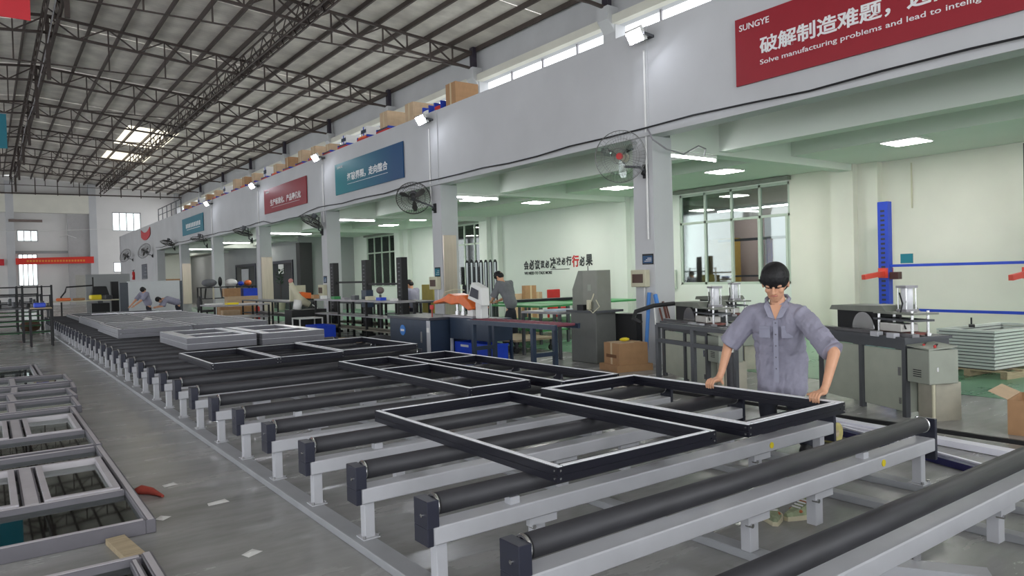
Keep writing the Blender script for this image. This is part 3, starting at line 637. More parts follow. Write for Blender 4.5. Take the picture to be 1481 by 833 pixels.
for (x0,y0,x1,y1,lab) in ((2.02,15.75,3.38,18.9,'near left'),(2.1,18.95,3.4,24.0,'far left'),(3.42,15.9,4.95,19.5,'near right'),(3.46,19.55,4.95,24.6,'far right')):
    for j in range(2):
        t = frame('wide grey frame, %s layer of the %s pile on the roller table' % (['bottom','top'][j], lab), x0,y0,x1,y1,ZR+j*.088,GB,ALU,h=.084,w_=.1,sw=.3,bars=[b*(y1-y0)/6 for b in range(1,6)],group='wide grey frames in four piles', screws=False)
        MB().box(.1,x1-x0-.1,.1,y1-y0-.1,.06,.078).build('infill_panel', GB, t)
for (x0,y0,x1,y1,lab) in ((2.2,25.2,3.5,29.4,'left'),(3.55,25.4,4.95,29.4,'right')):
    frame('flat dark frame at the far end of the table, %s of two' % lab, x0,y0,x1,y1,ZR,DGREY,ALU,h=.09,w_=.12,sw=.3,bars=(1.0,2.0,3.0),group='dark frames at the far end of the table', screws=False)
for i, (p, q, m) in enumerate([((2.5,24.75,.67),(4.9,24.3,.67),ALU),((2.3,25.6,.6),(4.6,27.6,.6),NAVY),((3.9,15.2,.5),(4.95,15.4,.5),ALU),((4.3,14.35,.5),(4.98,15.1,.5),DGREY)]):
    tag(MB().bar(p, q, .05, .03).build('profile_bar', m), ['silver profile bar lying across the far grey frames','navy profile bar lying across the far dark frames','silver profile bar behind the film-covered frames','dark profile bar at the right end behind the film-covered frames'][i], 'metal bar')
tag(MB().add([(0,0,0),(.2,.02,0),(.24,.2,.03),(.03,.22,.01),(.1,.1,.07)],[(0,1,4),(1,2,4),(2,3,4),(3,0,4),(0,3,2,1)]).build('crumpled_paper', WHITE, loc=(3.0,19.2,.655)), 'crumpled white paper on the grey frames near the two bent workers', 'paper')
# ================================================================ GLAZED PANELS ON THE FLOOR
PFR = mat('floor_frame_strip', (184,180,184), .45, 0, var=.06); PFD = mat('floor_frame_profile', (104,102,108), .45, 0, var=.06)
def gpanel(label, x0, x1, y0, y1, kind, z=.0, h=.085, rz=0):
    t = thing('glazed_panel', label, 'window panel', (x0,y0,z), rz, 'glazed window panels laid on the floor'); X, Y = x1-x0, y1-y0
    def br(nm, a, b, c, d, z0=0, z1=h, m=PFD):
        o = MB().box(a,b,c,d,z0,z1).build(nm, m, t, bevel=.004); e = .012
        MB().box(a+e,b-e,c+(0 if d-c > .3 else e),d-(0 if d-c > .3 else e),z1,z1+.003).build('light_strip', PFR, o); return o
    wd = .055
    br('frame_bar',0,wd,0,Y); br('frame_bar',X-wd,X,0,Y); br('frame_bar',wd,X-wd,0,wd); br('frame_bar',wd,X-wd,Y-wd,Y)
    def lite(a, b, c, d, zz=.04): MB().box(a,b,c,d,zz,zz+.008).build('pane', PANE, t)
    if kind == 'full':
        c1, c2 = .86, Y-.52; mx = .88
        br('transom',wd,X-wd,c1-.05,c1); br('transom',wd,X-wd,c2,c2+.05)
        br('mullion',mx,mx+.1,c1,c2)
        lite(wd,X-wd,wd,c1-.05); lite(wd,X-wd,c2+.05,Y-wd)
        for (a, b) in ((wd+.02,mx-.02),(mx+.12,X-wd-.02)):
            s = .04; sh = MB().box(a,a+s,c1+.01,c2-.01,.02,h+.012).build('sash_bar', PFR, t); MB().box(b-s,b,c1+.01,c2-.01,.02,h+.012).build('sash_bar', PFR, t)
            MB().box(a+s,b-s,c1+.01,c1+.01+s,.02,h+.012).build('sash_bar', PFR, t); MB().box(a+s,b-s,c2-.01-s,c2-.01,.02,h+.012).build('sash_bar', PFR, t)
            lite(a+s,b-s,c1+.01+s,c2-.01-s)
    elif kind == 'half':
        br('mullion',X*.55,X*.55+.09,wd,Y-wd); lite(wd,X*.55,wd,Y-wd); lite(X*.55+.09,X-wd,wd,Y-wd)
    else:
        br('inner_bar',wd+.02,wd+.06,wd+.02,Y-wd-.02); br('inner_bar',X-wd-.06,X-wd-.02,wd+.02,Y-wd-.02); lite(wd,X-wd,wd,Y-wd)
    return t
gpanel('small glazed panel at the bottom edge of the picture, only its corner in view', -.75,.66,2.3,4.22,'plain')
gpanel('large glazed window with two sashes on the floor, nearest full one', -.74,.78,4.8,7.34,'full')
gpanel('large glazed window with two sashes on the floor, behind the nearest one', -.74,.79,7.42,9.93,'full')
gpanel('narrow glazed panel behind the two large floor windows', -.74,.87,10.0,10.85,'half')
gpanel('glazed panel on the floor, fourth row from the camera, slightly turned', -.72,.92,10.95,11.75,'half',rz=R(2))
gpanel('glazed panel on the floor, fifth row, slightly turned', -.75,.98,11.9,12.6,'half',rz=R(-2))
gpanel('glazed panel on the floor, sixth row from the camera', -.74,1.0,12.75,13.8,'half')
gpanel('small glazed panel lying alone at the back of the floor row', -.3,.7,13.95,16.0,'plain')
for i, (x, y, a) in enumerate([(.6,4.15,0.05),(.1,13.84,1.2),(-.3,7.36,.02)]):
    pass
tag(MB().box(-.05,.05,-.25,.25,0,.035).build('wood_batten', WOOD, loc=(.585,4.52,0), rot=(0,0,.12)), 'raw wooden batten on the floor between two glazed panels', 'wood batten')
m = MB(); m.tube([(0,0,.018),(.05,-.03,.03),(.1,-.08,.022),(.13,-.17,.016),(.15,-.24,.012)], [.018,.035,.028,.016,.01], 8)
tag(m.build('red_cloth', mat('red_rag',(150,60,48),.9,var=.15,scale=20), loc=(.80,5.78,0), smooth=True), 'crumpled red rag on the floor beside the large glazed window', 'cloth')
for i, (x, y, r_, sx, lb) in enumerate([(1.13,4.06,.5,.05,'white paper scrap on the floor near the roller table rail'),(1.05,5.85,.2,.05,'small pale paper scrap on the aisle floor, middle of the aisle'),(.86,5.05,.8,.04,'white plastic scrap by the corner of the large glazed window'),(1.22,5.15,.1,.07,'pale paper scrap in the aisle nearest the roller table')]):
    tag(MB().add([(-sx,-.03,.002),(sx,-.035,.002),(sx*.9,.04,.006),(-sx*.8,.035,.003),(0,0,.012)],[(0,1,4),(1,2,4),(2,3,4),(3,0,4),(0,3,2,1)]).build('paper_scrap', WHITE, loc=(x,y,0), rot=(0,0,r_)), lb, 'paper')
# ================================================================ SAW MACHINES
GDOOR = mat('machine_door_paint', (172,177,162), .45, 0, var=.05)
def saw(loc, label, rz=R(65.8)):
    t = thing('cutting_machine', label, 'machine', loc, rz, 'grey cutting machines with pneumatic cylinders')
    B = lambda nm, m, *b, **k: MB().box(*b).build(nm, m, t, **k)
    for x in (0,.62,1.3):
        for y in (-.5,-.05): B('leg', DGREY, x,x+.05,y,y+.05,0,.66)
    B('apron', DGREY, 0,1.35,-.05,0,.66,.75); B('apron', DGREY, 0,1.35,-.5,-.45,.66,.75); B('apron', DGREY, 0,.05,-.45,-.05,.66,.75); B('apron', DGREY, 1.3,1.35,-.45,-.05,.66,.75)
    p = B('door', GDOOR, .06,.61,-.035,-.02,.05,.65, bevel=.004); MB().box(.08,.11,-.02,-.005,.4,.48).build('handle', CHROME, p); MB().box(.08,.10,-.02,-.005,.12,.18).build('hinge', CHROME, p)
    B('door', GDOOR, .68,1.29,-.035,-.02,.05,.65, bevel=.004); B('side_panel', GGREY, -.0,.012,-.45,-.05,.05,.65)
    B('bed', DGREY, -.02,1.37,-.52,.02,.75,.78)
    B('slide_rail', mat('machined_steel',(120,118,120),.35,.6,var=.1), -.05,1.4,-.12,-.04,.78,.81); 
    for x in (.1,.33): B('stop_block', LGREY, x,x+.11,-.03,.04,.765,.815, bevel=.004)
    B('hood_body', BLACK, .60,1.22,-.48,-.16,.78,1.0)
    MB().poly([(.36,0,1.0),(1.28,0,1.0),(1.24,0,1.05),(.44,0,1.07)], (0,-.4,0)).build('hood_lid', HOOD, t, loc=(0,-.1,0))
    MB().cyl((.78,-.15,.82),(.78,-.145,.82),.17,28).build('saw_blade', CHROME, t)
    for x, y in ((.04,-.12),(.5,-.12),(.04,-.30),(.5,-.30)):
        MB().cyl((x,y,.78),(x,y,1.03),.014,10).cyl((x,y,.78),(x,y,.81),.03,10).build('guide_post', CHROME, t)
    B('press_plate', DGREY, -.01,.55,-.33,-.09,.925,.945); B('top_plate', HOOD, -.01,.55,-.38,-.09,.99,1.01)
    B('clamp_block', mat('machined_pale',(196,194,188),.4,.3,var=.1), .12,.42,-.26,-.06,.82,.90, bevel=.006); B('clamp_pad', mat('red_brown',(120,66,58),.6,var=.1), .05,.5,-.3,-.12,.79,.815)
    c = MB().cyl((.28,-.27,1.03),(.28,-.27,1.25),.055,24).build('pneumatic_cylinder', ALU, t, smooth=True)
    MB().box(.21,.35,-.34,-.2,1.25,1.275).build('cap', ALUSAT, c); MB().box(.21,.35,-.34,-.2,1.01,1.035).build('cap', ALUSAT, c)
    for x, y in ((.225,-.325),(.335,-.325),(.225,-.215),(.335,-.215)): MB().cyl((x,y,1.03),(x,y,1.25),.007,6).build('tie_rod', CHROME, c)
    MB().tube([(.3,-.2,1.2),(.2,-.15,1.1),(.18,-.1,.98),(.1,-.1,.85)],.008,6).build('air_hose', BLACK, t)
    b = B('control_box', GGREY, -.3,-.02,-.32,.0,.36,.68, bevel=.006)
    MB().poly([(-.3,0,.68),(-.02,0,.70),(-.02,-.31,.72),(-.3,-.31,.70)], (0,0,.012)).build('panel', GGREY, b)
    for k in range(6): MB().cyl((-.26+.045*k,-.1-.05*(k%3),.70),(-.26+.045*k,-.1-.05*(k%3),.725),.012,8).build('button', RED if k % 3 == 0 else BLACK, b)
    for k in range(4): MB().box(-.2,-.1,0,.003,.42+.02*k,.428+.02*k).build('vent_slot', BLACK, b)
    MB().box(-.302,-.3,-.10,-.08,.48,.52).build('lock', CHROME, b)
    B('base_cabinet', mat('stained_pale',(176,172,156),.6,var=.12), -.24,-.02,-.4,-.12,0,.36); MB().cyl((-.29,-.05,0),(-.29,-.05,.36),.016,8).build('prop', CREAM, t)
    return t
saw((7.17,3.39,0), 'grey-green cutting machine with silver cylinder right of the young man')
saw((7.19,5.79,0), 'grey-green cutting machine left of the young man, before the window')
saw((8.95,6.8,0), 'cutting machine half hidden behind the young man, smaller cylinder showing', R(65.8))
tag(MB().tube([(7.05,6.75,.80),(7.0,6.85,.86),(7.1,6.9,.95),(7.35,6.8,1.02),(7.6,6.65,1.04)],.03,8).build('cable_chain', BLACK, smooth=True), 'black cable chain arching over the left machine', 'cable chain')
t = thing('stand_frame', 'dark grey tubular stand frame in front of the left cutting machine', 'stand', (6.98,6.4,0))
P0, P1 = Vector((0,0,0)), Vector((-.42,-1.5,0))
for f in (0,.5,1): q = P0.lerp(P1, f); MB().bar(q, q+Vector((0,0,.8 if f < 1 else .9)), .05, .05, up=(1,0,0)).build('post', DGREY, t)
for z in (.8,.6): MB().bar(P0+Vector((0,0,z)), P1+Vector((0,0,z)), .05, .05).build('rail', DGREY, t)
MB().bar(P0+Vector((.12,-.04,.8)), P1+Vector((.12,-.04,.8)), .05, .05).build('rail', DGREY, t)
for f in (0,1): q = P0.lerp(P1, f)+Vector((0,0,.775)); MB().bar(q, q+Vector((.12,-.04,0)), .04, .04).build('tie', DGREY, t)
t = thing('rubber_post', 'short black round post with a bright steel head, left of the man\'s arm', 'post', (6.0,4.55,0))
MB().cyl((0,0,0),(0,0,.66),.035,14).build('shaft', RUBBER, t); MB().cyl((0,0,.66),(0,0,.75),.045,14).cyl((-.05,-.02,.71),(.05,.02,.71),.02,10).build('head', CHROME, t); MB().box(-.1,.1,-.1,.1,0,.015).build('base', DGREY, t)
# band-saw like machine by the nearest column
t = thing('milling_machine', 'tall grey machine with slanted hood beside the nearest column', 'machine', (8.0,9.02,0))
MB().box(0,.45,-.35,.28,0,.84).build('cabinet', mat('dull_grey',(104,106,102),.5,var=.06), t, bevel=.01)
MB().poly([(-.05,.16,.86),(-.05,-.12,.86),(-.05,-.12,1.53),(-.05,.0,1.53),(-.05,.16,1.22)], (.3,0,0)).build('hood', HOOD, t)
MB().poly([(-.06,-.12,.86),(-.06,-.46,.86),(-.06,-.46,1.53),(-.06,-.12,1.53)], (.3,0,0)).build('housing', mat('pale_hood',(134,136,126),.45,var=.05), t)
MB().box(-.068,-.059,-.32,-.24,1.2,1.3).build('emblem', GGREY, t); MB().box(-.08,.5,-.48,.3,.84,.875).build('table', DGREY, t)
MB().tube([(-.1,-.3,.88),(-.16,-.4,1.0),(-.15,-.45,1.1),(-.1,-.42,1.15)],.01,6).tube([(-.1,-.3,.9),(-.2,-.5,.85),(-.15,-.6,.95),(-.08,-.45,1.05)],.008,6).build('air_hose', CREAM, t)['kind'] = 'stuff'
MB().box(.46,.7,-.8,-.3,.3,.8).build('motor_box', BLACK, t); MB().box(.5,.55,-.8,-.75,0,.3).build('leg', BLACK, t); MB().cyl((-.1,-.3,.9),(-.1,-.3,1.05),.04,12).build('spindle', CREAM, t); MB().box(-.14,-.02,-.2,-.05,.88,.97).build('clamp', BLACK, t)
t = thing('work_table', 'grey table with papers left of the tall grey machine', 'table', (8.0,9.6,0))
MB().box(0,.8,0,1.1,.78,.82).build('top', ALUSAT, t)
for x, y in ((.0,.0),(.75,0),(0,1.05),(.75,1.05)): MB().box(x,x+.05,y,y+.05,0,.78).build('leg', DGREY, t)
tag(MB().box(8.15,8.6,9.85,10.2,.822,.85).build('paper_stack', mat('bluish_paper',(190,205,220),.7,var=.1)), 'pale blue papers on the grey table beside the tall machine', 'paper')
# carton with a yellow tape, leaning poles
t = thing('carton', 'open-topped brown carton on the floor before the nearest column', 'box', (7.55,7.7,0), R(-14))
MB().box(0,.5,0,.45,.1,.42).build('body', CARD, t); MB().box(-.002,.502,.2,.25,.1,.424).build('tape', TAPE, t)
MB().box(.02,.3,.05,.4,.422,.428).build('flap', CARD2, t); MB().box(-.06,.56,-.04,.5,0,.1).build('pallet_board', CARD, t)
MB().box(-.003,0,.08,.38,.2,.25).build('printed_band', mat('print_brown',(120,84,56),.8,var=0), t)
tag(MB().ball((0,0,.03),.06,10,6,(1.6,.9,.5)).build('tape_measure', YEL, loc=(7.77,7.8,.44)), 'bright yellow tape roll on the brown carton', 'tape')
for i, (a, b, r_, m, l) in enumerate([((8.42,8.0,0),(8.545,8.0,1.15),.03,mat('blue_cloth',(72,132,206),.6,var=.08),'blue plastic strip hanging down the nearest column'),((8.3,7.6,0),(8.5,7.86,.95),.012,WHITE,'thin white stick leaning on the nearest column'),((8.72,7.6,0),(8.72,7.87,1.0),.02,mat('brown_wood',(96,50,36),.6,var=.1),'brown wooden pole leaning on the nearest column'),((8.64,7.6,0),(8.64,7.875,.9),.016,MC['brown_wood'],'second brown pole leaning on the nearest column'),((8.8,7.6,.0),(8.8,7.88,.95),.014,MC['brown_wood'],'thin brown rod beside the brown poles at the nearest column')]):
    tag(MB().cyl(a, b, r_, 10).build('pole', m), l, 'pole')
tag(MB().bar((8.49,7.78,.96),(8.51,7.84,1.12),.05,.05).build('blue_brush', MC['blue_cloth']), 'blue brush head by the white stick at the nearest column', 'brush')
# ---------------------------------------------------------------- rack upright and arms on the bay back wall
t = thing('cantilever_rack', 'blue cantilever rack with red arms against the cream wall', 'rack', (14.0,6.9,0))
u_ = MB().box(0,.16,0,.2,0,2.7).build('upright', RBLUE, t, bevel=.006)
for k in range(26): MB().box(-.003,0,.06,.14,.25+k*.09,.29+k*.09).build('slot', NAVY, u_)
MB().bar((.08,.1,1.46),(.08,-2.9,1.46),.05,.05).build('brace', RBLUE, t); MB().bar((.08,.1,.62),(.08,-2.9,.60),.05,.05).build('brace', RBLUE, t)
MB().box(0,.16,-3.05,-2.85,0,2.7).build('upright', RBLUE, t); MB().box(-.95,.2,.02,.18,0,.1).build('foot', RBLUE, t); MB().box(-.95,.2,-3.02,-2.88,0,.1).build('foot', RBLUE, t)
for y, z in ((.1,1.32),(-2.3,1.28)): MB().bar((.05,y,z),(-.75,y,z-.06),.07,.09).box(-.03,.2,y-.09,y+.09,z-.09,z+.1).build('arm', mat('red_orange_paint',(208,70,56),.45,var=.06), t)
MB().box(-.01,.14,-.18,-.02,1.2,1.34).build('joint_plate', mat('brown_plate',(70,40,38),.5,var=.1), t)
MB().box(.05,.08,-.42,-.2,1.5,1.68).build('sign_plate', TEAL, t)
tag(MB().box(14.2,14.4,4.45,4.72,1.0,3.47).build('steel_post', mat('dark_brown_steel',(70,62,60),.6,var=.12)), 'dark brown upright post at the right edge of the cream wall', 'post')
# ---------------------------------------------------------------- pile of white frames on a pallet
t = thing('pallet', 'wooden pallet under the pile of white frames', 'pallet', (10.28,3.72,0), R(-8))
for x in (0,.35,.7,1.05,1.4): MB().box(x,x+.1,-.1,.85,.08,.10).build('deck_board', WOOD, t)
for y in (-.1,.35,.77): MB().box(0,1.5,y,y+.08,0,.08).build('bearer', WOOD, t)
WF = mat('white_frame_paint', (206,212,208), .45, 0, var=.03); WFS = mat('frame_shadow_gap', (150,156,152), .6, var=.03)
for i in range(12):
    g = thing('white_window', 'white frame in the pile on the pallet, %s from the bottom' % ('lowest' if i == 0 else ORD[i]), 'window frame', (10.28+.008*(i % 3),3.76+.006*(i % 2),.102+i*.042), R(-8), 'white frames piled on the pallet')
    for b in ((0,1.5,0,.08),(0,1.5,.66,.74),(0,.09,.08,.66),(1.41,1.5,.08,.66)): MB().box(*b,.012,.042).build('frame_bar', WF, g)
    for b in ((.02,1.48,.02,.07),(.02,1.48,.67,.72),(.02,.07,.07,.67)): MB().box(*b,0,.012).build('gasket', DGREY, g)  # dark strips paint the shaded gaps between the stacked frames
tag(MB().bar((0,0,.015),(.22,.02,.015),.07,.03).bar((.2,.02,.02),(.2,.02,.12),.02,.02,up=(1,0,0)).build('clamp', BLACK, loc=(10.75,4.2,.607), rot=(0,0,.3)), 'black clamp left on top of the white frame pile', 'tool')
t = thing('carton', 'open brown carton on the floor at the right edge', 'box', (7.15,1.9,0), R(8))
MB().box(0,.5,.0,.012,0,.3).build('side', CARD, t); MB().box(0,.5,.588,.6,0,.3).build('side', CARD, t); MB().box(0,.012,.012,.588,0,.3).build('side', CARD, t); MB().box(.488,.5,.012,.588,0,.3).build('side', CARD, t); MB().box(.012,.488,.012,.588,0,.01).build('bottom', CARD, t)
MB().poly([(0,.6,.3),(.5,.6,.3),(.5,.74,.36),(0,.74,.36)], (0,.002,.004)).build('flap', CARD2, t)
# ---------------------------------------------------------------- long profiles lying on the floor
tag(MB().bar((6.45,3.95,.03),(6.15,1.3,.03),.12,.05).build('profile_bar', mat('film_white',(240,240,250),.4,var=.05)), 'long white-filmed aluminium profile on the floor beyond the roller ends', 'metal bar')
tag(MB().bar((6.32,3.6,.02),(6.2,2.75,.02),.05,.035).build('profile_bar', MC['film_white']), 'short white profile beside the long white one on the floor', 'metal bar')
tag(MB().bar((6.1,3.6,.03),(5.5,1.9,.03),.07,.05).build('profile_bar', mat('navy_film',(34,34,84),.35,var=.05)), 'navy blue profile on the floor, nearest the roller ends', 'metal bar')
tag(MB().bar((6.19,3.6,.03),(5.59,1.9,.03),.03,.055).build('profile_bar', MC['film_white']), 'thin white profile lying against the navy one', 'metal bar')
tag(MB().bar((6.6,8.6,.04),(6.6,4.3,.04),.035,.035).bar((6.6,4.3,.04),(6.65,1.2,.04),.035,.035).build('guide_rail', BLACK), 'long black rail along the floor in front of the cutting machines', 'rail')
# shoes and roll under the table
def sneaker(loc, rz, label):
    t = thing('sneaker', label, 'shoe', loc, rz, 'loose sneakers under the roller table')
    S_ = mat('sole_cream',(214,206,176),.6,var=.1); U_ = mat('shoe_mesh',(150,160,128),.8,var=.25,scale=30); O_ = mat('shoe_rust',(186,104,64),.7,var=.1); G_ = mat('shoe_slate',(76,92,98),.7,var=.1)
    n = 10; m_ = MB(); prof = []
    for i in range(n+1):
        f = i/n; x = -.14+.28*f; wv = .046*(1-.25*math.cos(math.pi*f*2))*(math.sin(math.pi*min(1,max(.0,f)*.9+.08))**.35)
        hh = .045+.055*(1-f)**1.2 if f > .25 else .1
        prof.append((x, wv, hh))
    for i in range(n):
        (x,w1,h1),(x2,w2,h2) = prof[i], prof[i+1]
        m_.add([(x,-w1,.024),(x,w1,.024),(x,w1*.55,h1),(x,-w1*.55,h1),(x2,-w2,.024),(x2,w2,.024),(x2,w2*.55,h2),(x2,-w2*.55,h2)],[(0,1,2,3),(4,7,6,5),(0,4,5,1),(1,5,6,2),(2,6,7,3),(3,7,4,0)])
    m_.build('upper', U_, t)
    s_ = MB(); 
    for i in range(n):
        (x,w1,_),(x2,w2,_) = prof[i], prof[i+1]; w1 *= 1.12; w2 *= 1.12
        s_.add([(x,-w1,0),(x,w1,0),(x,w1,.026),(x,-w1,.026),(x2,-w2,0),(x2,w2,0),(x2,w2,.026),(x2,-w2,.026)],[(0,1,2,3),(4,7,6,5),(0,4,5,1),(1,5,6,2),(2,6,7,3),(3,7,4,0)])
    s_.build('sole', S_, t)
    MB().box(-.142,-.09,-.036,.036,.03,.1).build('heel_counter', G_, t, bevel=.012); MB().box(-.08,-.03,-.043,.043,.05,.085).build('side_patch', O_, t, bevel=.01); MB().box(.03,.06,-.045,.045,.035,.055).build('side_patch', O_, t, bevel=.01)
    for k in range(4): MB().box(-.035+k*.025,-.028+k*.025,-.028,.028,.088-.009*k,.096-.009*k).build('lace', WHITE, t)
    return t
sneaker((3.90,2.47,0), R(176), 'pale green and rust sneaker on the floor under the second roller')
sneaker((3.74,2.56,0), R(222), 'white toe of a second sneaker beside the pale green one')
t = thing('tape_roll', 'fuzzy yellow roll on the floor beyond the roller ends', 'roll', (5.72,3.32,.0)); MB().cyl((0,-.05,.09),(0,.05,.09),.09,20).build('roll_body', mat('straw_yellow',(180,170,110),.9,var=.2,scale=20), t); MB().cyl((0,-.052,.09),(0,.052,.09),.03,12).build('core', WOOD, t)
# ================================================================ PEOPLE
def cap(mb, p, q, r1, r2=None, n=14, fl=None):
    r2 = r1 if r2 is None else r2; p = Vector(p); q = Vector(q)
    mb.cyl(p, q, r1, n, r2); mb.ball(p, r1, n, 8); mb.ball(q, r2, n, 8); return mb
def fuse(name, mb, m, parent, voxel=.008, smooth=3, fold=0):
    o = mb.build('tmp', m, None)
    a = o.modifiers.new('r', 'REMESH'); a.mode = 'VOXEL'; a.voxel_size = voxel; a.use_smooth_shade = True
    b = o.modifiers.new('s', 'SMOOTH'); b.factor = .5; b.iterations = smooth
    if fold:
        tx = bpy.data.textures.get('folds') or bpy.data.textures.new('folds', 'CLOUDS'); tx.noise_scale = .07; tx.noise_depth = 2
        e = bpy.data.objects.new('fold_space', None); COL.objects.link(e); e.scale = (1.6,1,2.6); e.rotation_euler = (.5,.3,.4)
        d = o.modifiers.new('d', 'DISPLACE'); d.texture = tx; d.strength = fold; d.mid_level = .5; d.texture_coords = 'OBJECT'; d.texture_coords_object = e
        bpy.context.view_layer.update()
    me = bpy.data.meshes.new_from_object(o.evaluated_get(bpy.context.evaluated_depsgraph_get()))
    bpy.data.objects.remove(o)
    if fold: bpy.data.objects.remove(e)
    me.materials.clear(); me.materials.append(m)
    for p in me.polygons: p.use_smooth = True
    o = bpy.data.objects.new(name, me); COL.objects.link(o); o.parent = parent; return o
def person(label, base, F, J, shirt, trous, hero=False, vox=.012, bald=False):
    """J: joints in world coordinates"""
    base = Vector(base); F = Vector((F[0],F[1],0)).normalized(); S = F.cross(Vector((0,0,1)))
    t = thing('person', label, 'person', base)
    j = {k: Vector(v)-base for k, v in J.items()}
    U = Vector((0,0,1)); tilt = R(J_T.get(label, 30)) if not hero else R(20)
    Fh = (F*math.cos(tilt)-U*math.sin(tilt)); Uh = (U*math.cos(tilt)+F*math.sin(tilt))
    M = Matrix((S, Fh, Uh)).transposed()       # columns S,Fh,Uh
    H = j['head']; hs = 1.16 if hero else 1.0; hp = lambda s, f, u: H+(S*s+Fh*f+Uh*u)*hs
    body = MB()
    body.ball(hp(0,-.012,.02), .095*hs, 20, 14, (.86,1.06,1.05), M)
    body.ball(hp(0,.03,-.055), 0.062*hs, 16, 12, (.9,.95,1.1), M)
    body.ball(hp(0,.05,-.1), .03*hs, 12, 8, (1,.9,.8), M)
    if hero:
        cap(body, hp(0,.083,-.0), hp(0,.112,-.036), .007*hs, .013*hs, 10); body.ball(hp(.014,.096,-.04), .009*hs, 8, 6); body.ball(hp(-.014,.096,-.04), .009*hs, 8, 6)
        for s in (1,-1):
            body.ball(hp(s*.036,.058,-.034), .026*hs, 12, 8, (1,.8,.9), M); body.ball(hp(s*.033,.074,.004), .016*hs, 10, 6, (1.3,.9,.8), M)
    for s in (1,-1): body.ball(hp(s*.082,-.005,-.012), .024*hs, 12, 8, (.35,.7,1.15), M)
    cap(body, H-Uh*.06-Fh*.02, j['neck']-U*.03, .05, .056)
    cap(body, j['neck'], j['chest'], .06, .07); cap(body, j['chest'], j['pelvis'], .07, .07)
    for s in 'RL':
        cap(body, j['sh'+s], j['el'+s], .046, .043); cap(body, j['el'+s], j['wr'+s], .043, .028)
        cap(body, j['pelvis'], j['kn'+s], .08, .055); cap(body, j['kn'+s], j['ft'+s]+U*.08, .05, .035)
        if not hero: body.ball(j['wr'+s]+(j['wr'+s]-j['el'+s]).normalized()*.07, .042, 10, 8, (.9,.9,1)); 
        if not hero:
            d = (j['wr'+s]-j['el'+s]).normalized()
            for k in range(4): cap(body, j['wr'+s]+d*.08+F*(.015*k-.022), j['wr'+s]+d*.16+F*(.016*k-.024), .009, .007, 8)
            cap(body, j['wr'+s]+d*.04, j['wr'+s]+d*.1+F*.05, .011, .008, 8)
    if hero:
        for s, sg in (('R',1),('L',-1)):
            w = j['wr'+s]; y0 = w.y
            kx = 4.775-base.x; topz = .562
            body.ball(Vector((kx+.005,y0,topz+.036)), .045, 14, 10, (1.05,.92,.42), Matrix.Rotation(R(-18),3,'Y'))
            cap(body, w, Vector((kx+.03,y0,topz+.042)), .026, .03)
            for k, (ln, r_) in enumerate(((.9,.0092),(1.0,.0098),(.95,.0094),(.78,.0082))):
                yy = y0+(k-1.5)*.0215*(-sg)
                a = Vector((kx-.028,yy,topz+.04)); b_ = Vector((kx-.062-.008*ln,yy,topz+.033)); c = Vector((4.697-base.x-.012,yy+.001,topz+.008)); d = Vector((4.697-base.x-.006,yy+.002,topz-.018*ln-.006))
                cap(body, a, b_, r_*1.12, r_*1.05, 10); cap(body, b_, c, r_*1.05, r_, 10); cap(body, c, d, r_, r_*.85, 10)
            a = Vector((kx+.012,y0-sg*.035,topz+.03)); b_ = Vector((kx-.01,y0-sg*.062,topz+.022)); c = Vector((kx-.03,y0-sg*.085,topz+.014))
            cap(body, a, b_, .014, .012, 10); cap(body, b_, c, .012, .009, 10)
    fuse('body', body, SKIN, t, .0042 if hero else vox*.7, 2)
    # clothes
    sh = MB()
    for s in 'RL':
        e = j['sh'+s].lerp(j['el'+s], .82 if hero else .8)
        cap(sh, j['neck']-U*.055-F*.02, j['sh'+s], .062, .074); cap(sh, j['sh'+s], e, .078, .082)
        d = (j['el'+s]-j['sh'+s]).normalized(); sh.cyl(e, e+d*.06, .082, 16, .088)
        cap(sh, j['sh'+s]*.62+j['chest']*.38, j['sh'+s]*.42+j['pelvis']*.58, .105, .10)
    C0 = j['chest']; Pv = j['pelvis']
    for k in range(5):
        c = C0.lerp(Pv, k/4); M2 = Matrix((S, F, U)).transposed()
        sh.ball(c, .125, 20, 12, (1.62 if hero else 1.3,.98,1.15), M2)
    if hero: cap(sh, Pv-U*.17+S*.0, Pv, .115, .12); cap(sh, Pv-U*.17+S*.08, Pv+U*.05+S*.08, .12, .12); cap(sh, Pv-U*.17-S*.08, Pv+U*.05-S*.08, .12, .12)
    so = fuse('shirt', sh, shirt, t, .006 if hero else vox, 4, .034 if hero else .02)
    tr = MB()
    for s in 'RL':
        cap(tr, Pv-U*.1+(j['kn'+s]-Pv)*.2, j['kn'+s], .095, .075); cap(tr, j['kn'+s], j['ft'+s]+U*.1, .074, .06)
    tr.ball(Pv-U*.06, .11, 16, 10, (1.15,.8,.9), Matrix((S,F,U)).transposed())
    fuse('trousers', tr, trous, t, vox, 3)
    for s in 'RL':
        f = j['ft'+s]; sm = MB(); cap(sm, f+U*.05-F*.05, f+U*.045+F*.13, .048, .04); fuse('shoe', sm, BLACK, t, .012, 2)
    hr = MB()
    hr.ball(hp(0,-.006,.042), .104*hs, 24, 14, (.90,1.02,.98), M); hr.ball(hp(0,-.05,-.01), .085*hs, 18, 12, (1,.75,.95), M)
    for k in range(9):
        a = (k-4)/4; hr_p = hp(a*.06,.062-.02*abs(a)**2,.090); hr_q = hp(a*.074,.088-.044*abs(a)**2,.056-.018*abs(a)+.008*(k % 2))
        cap(hr, hr_p, hr_q, .018, .007, 10)
    for s in (1,-1): cap(hr, hp(s*.078,.03,.05), hp(s*.086,.022,.012), .018, .008, 10)
    ho = fuse('hair', hr, HAIR, t, .006 if hero else vox, 2)
    return t, j, hp, M, S, F
J_T = {}
P0_ = (5.17,3.42,0)
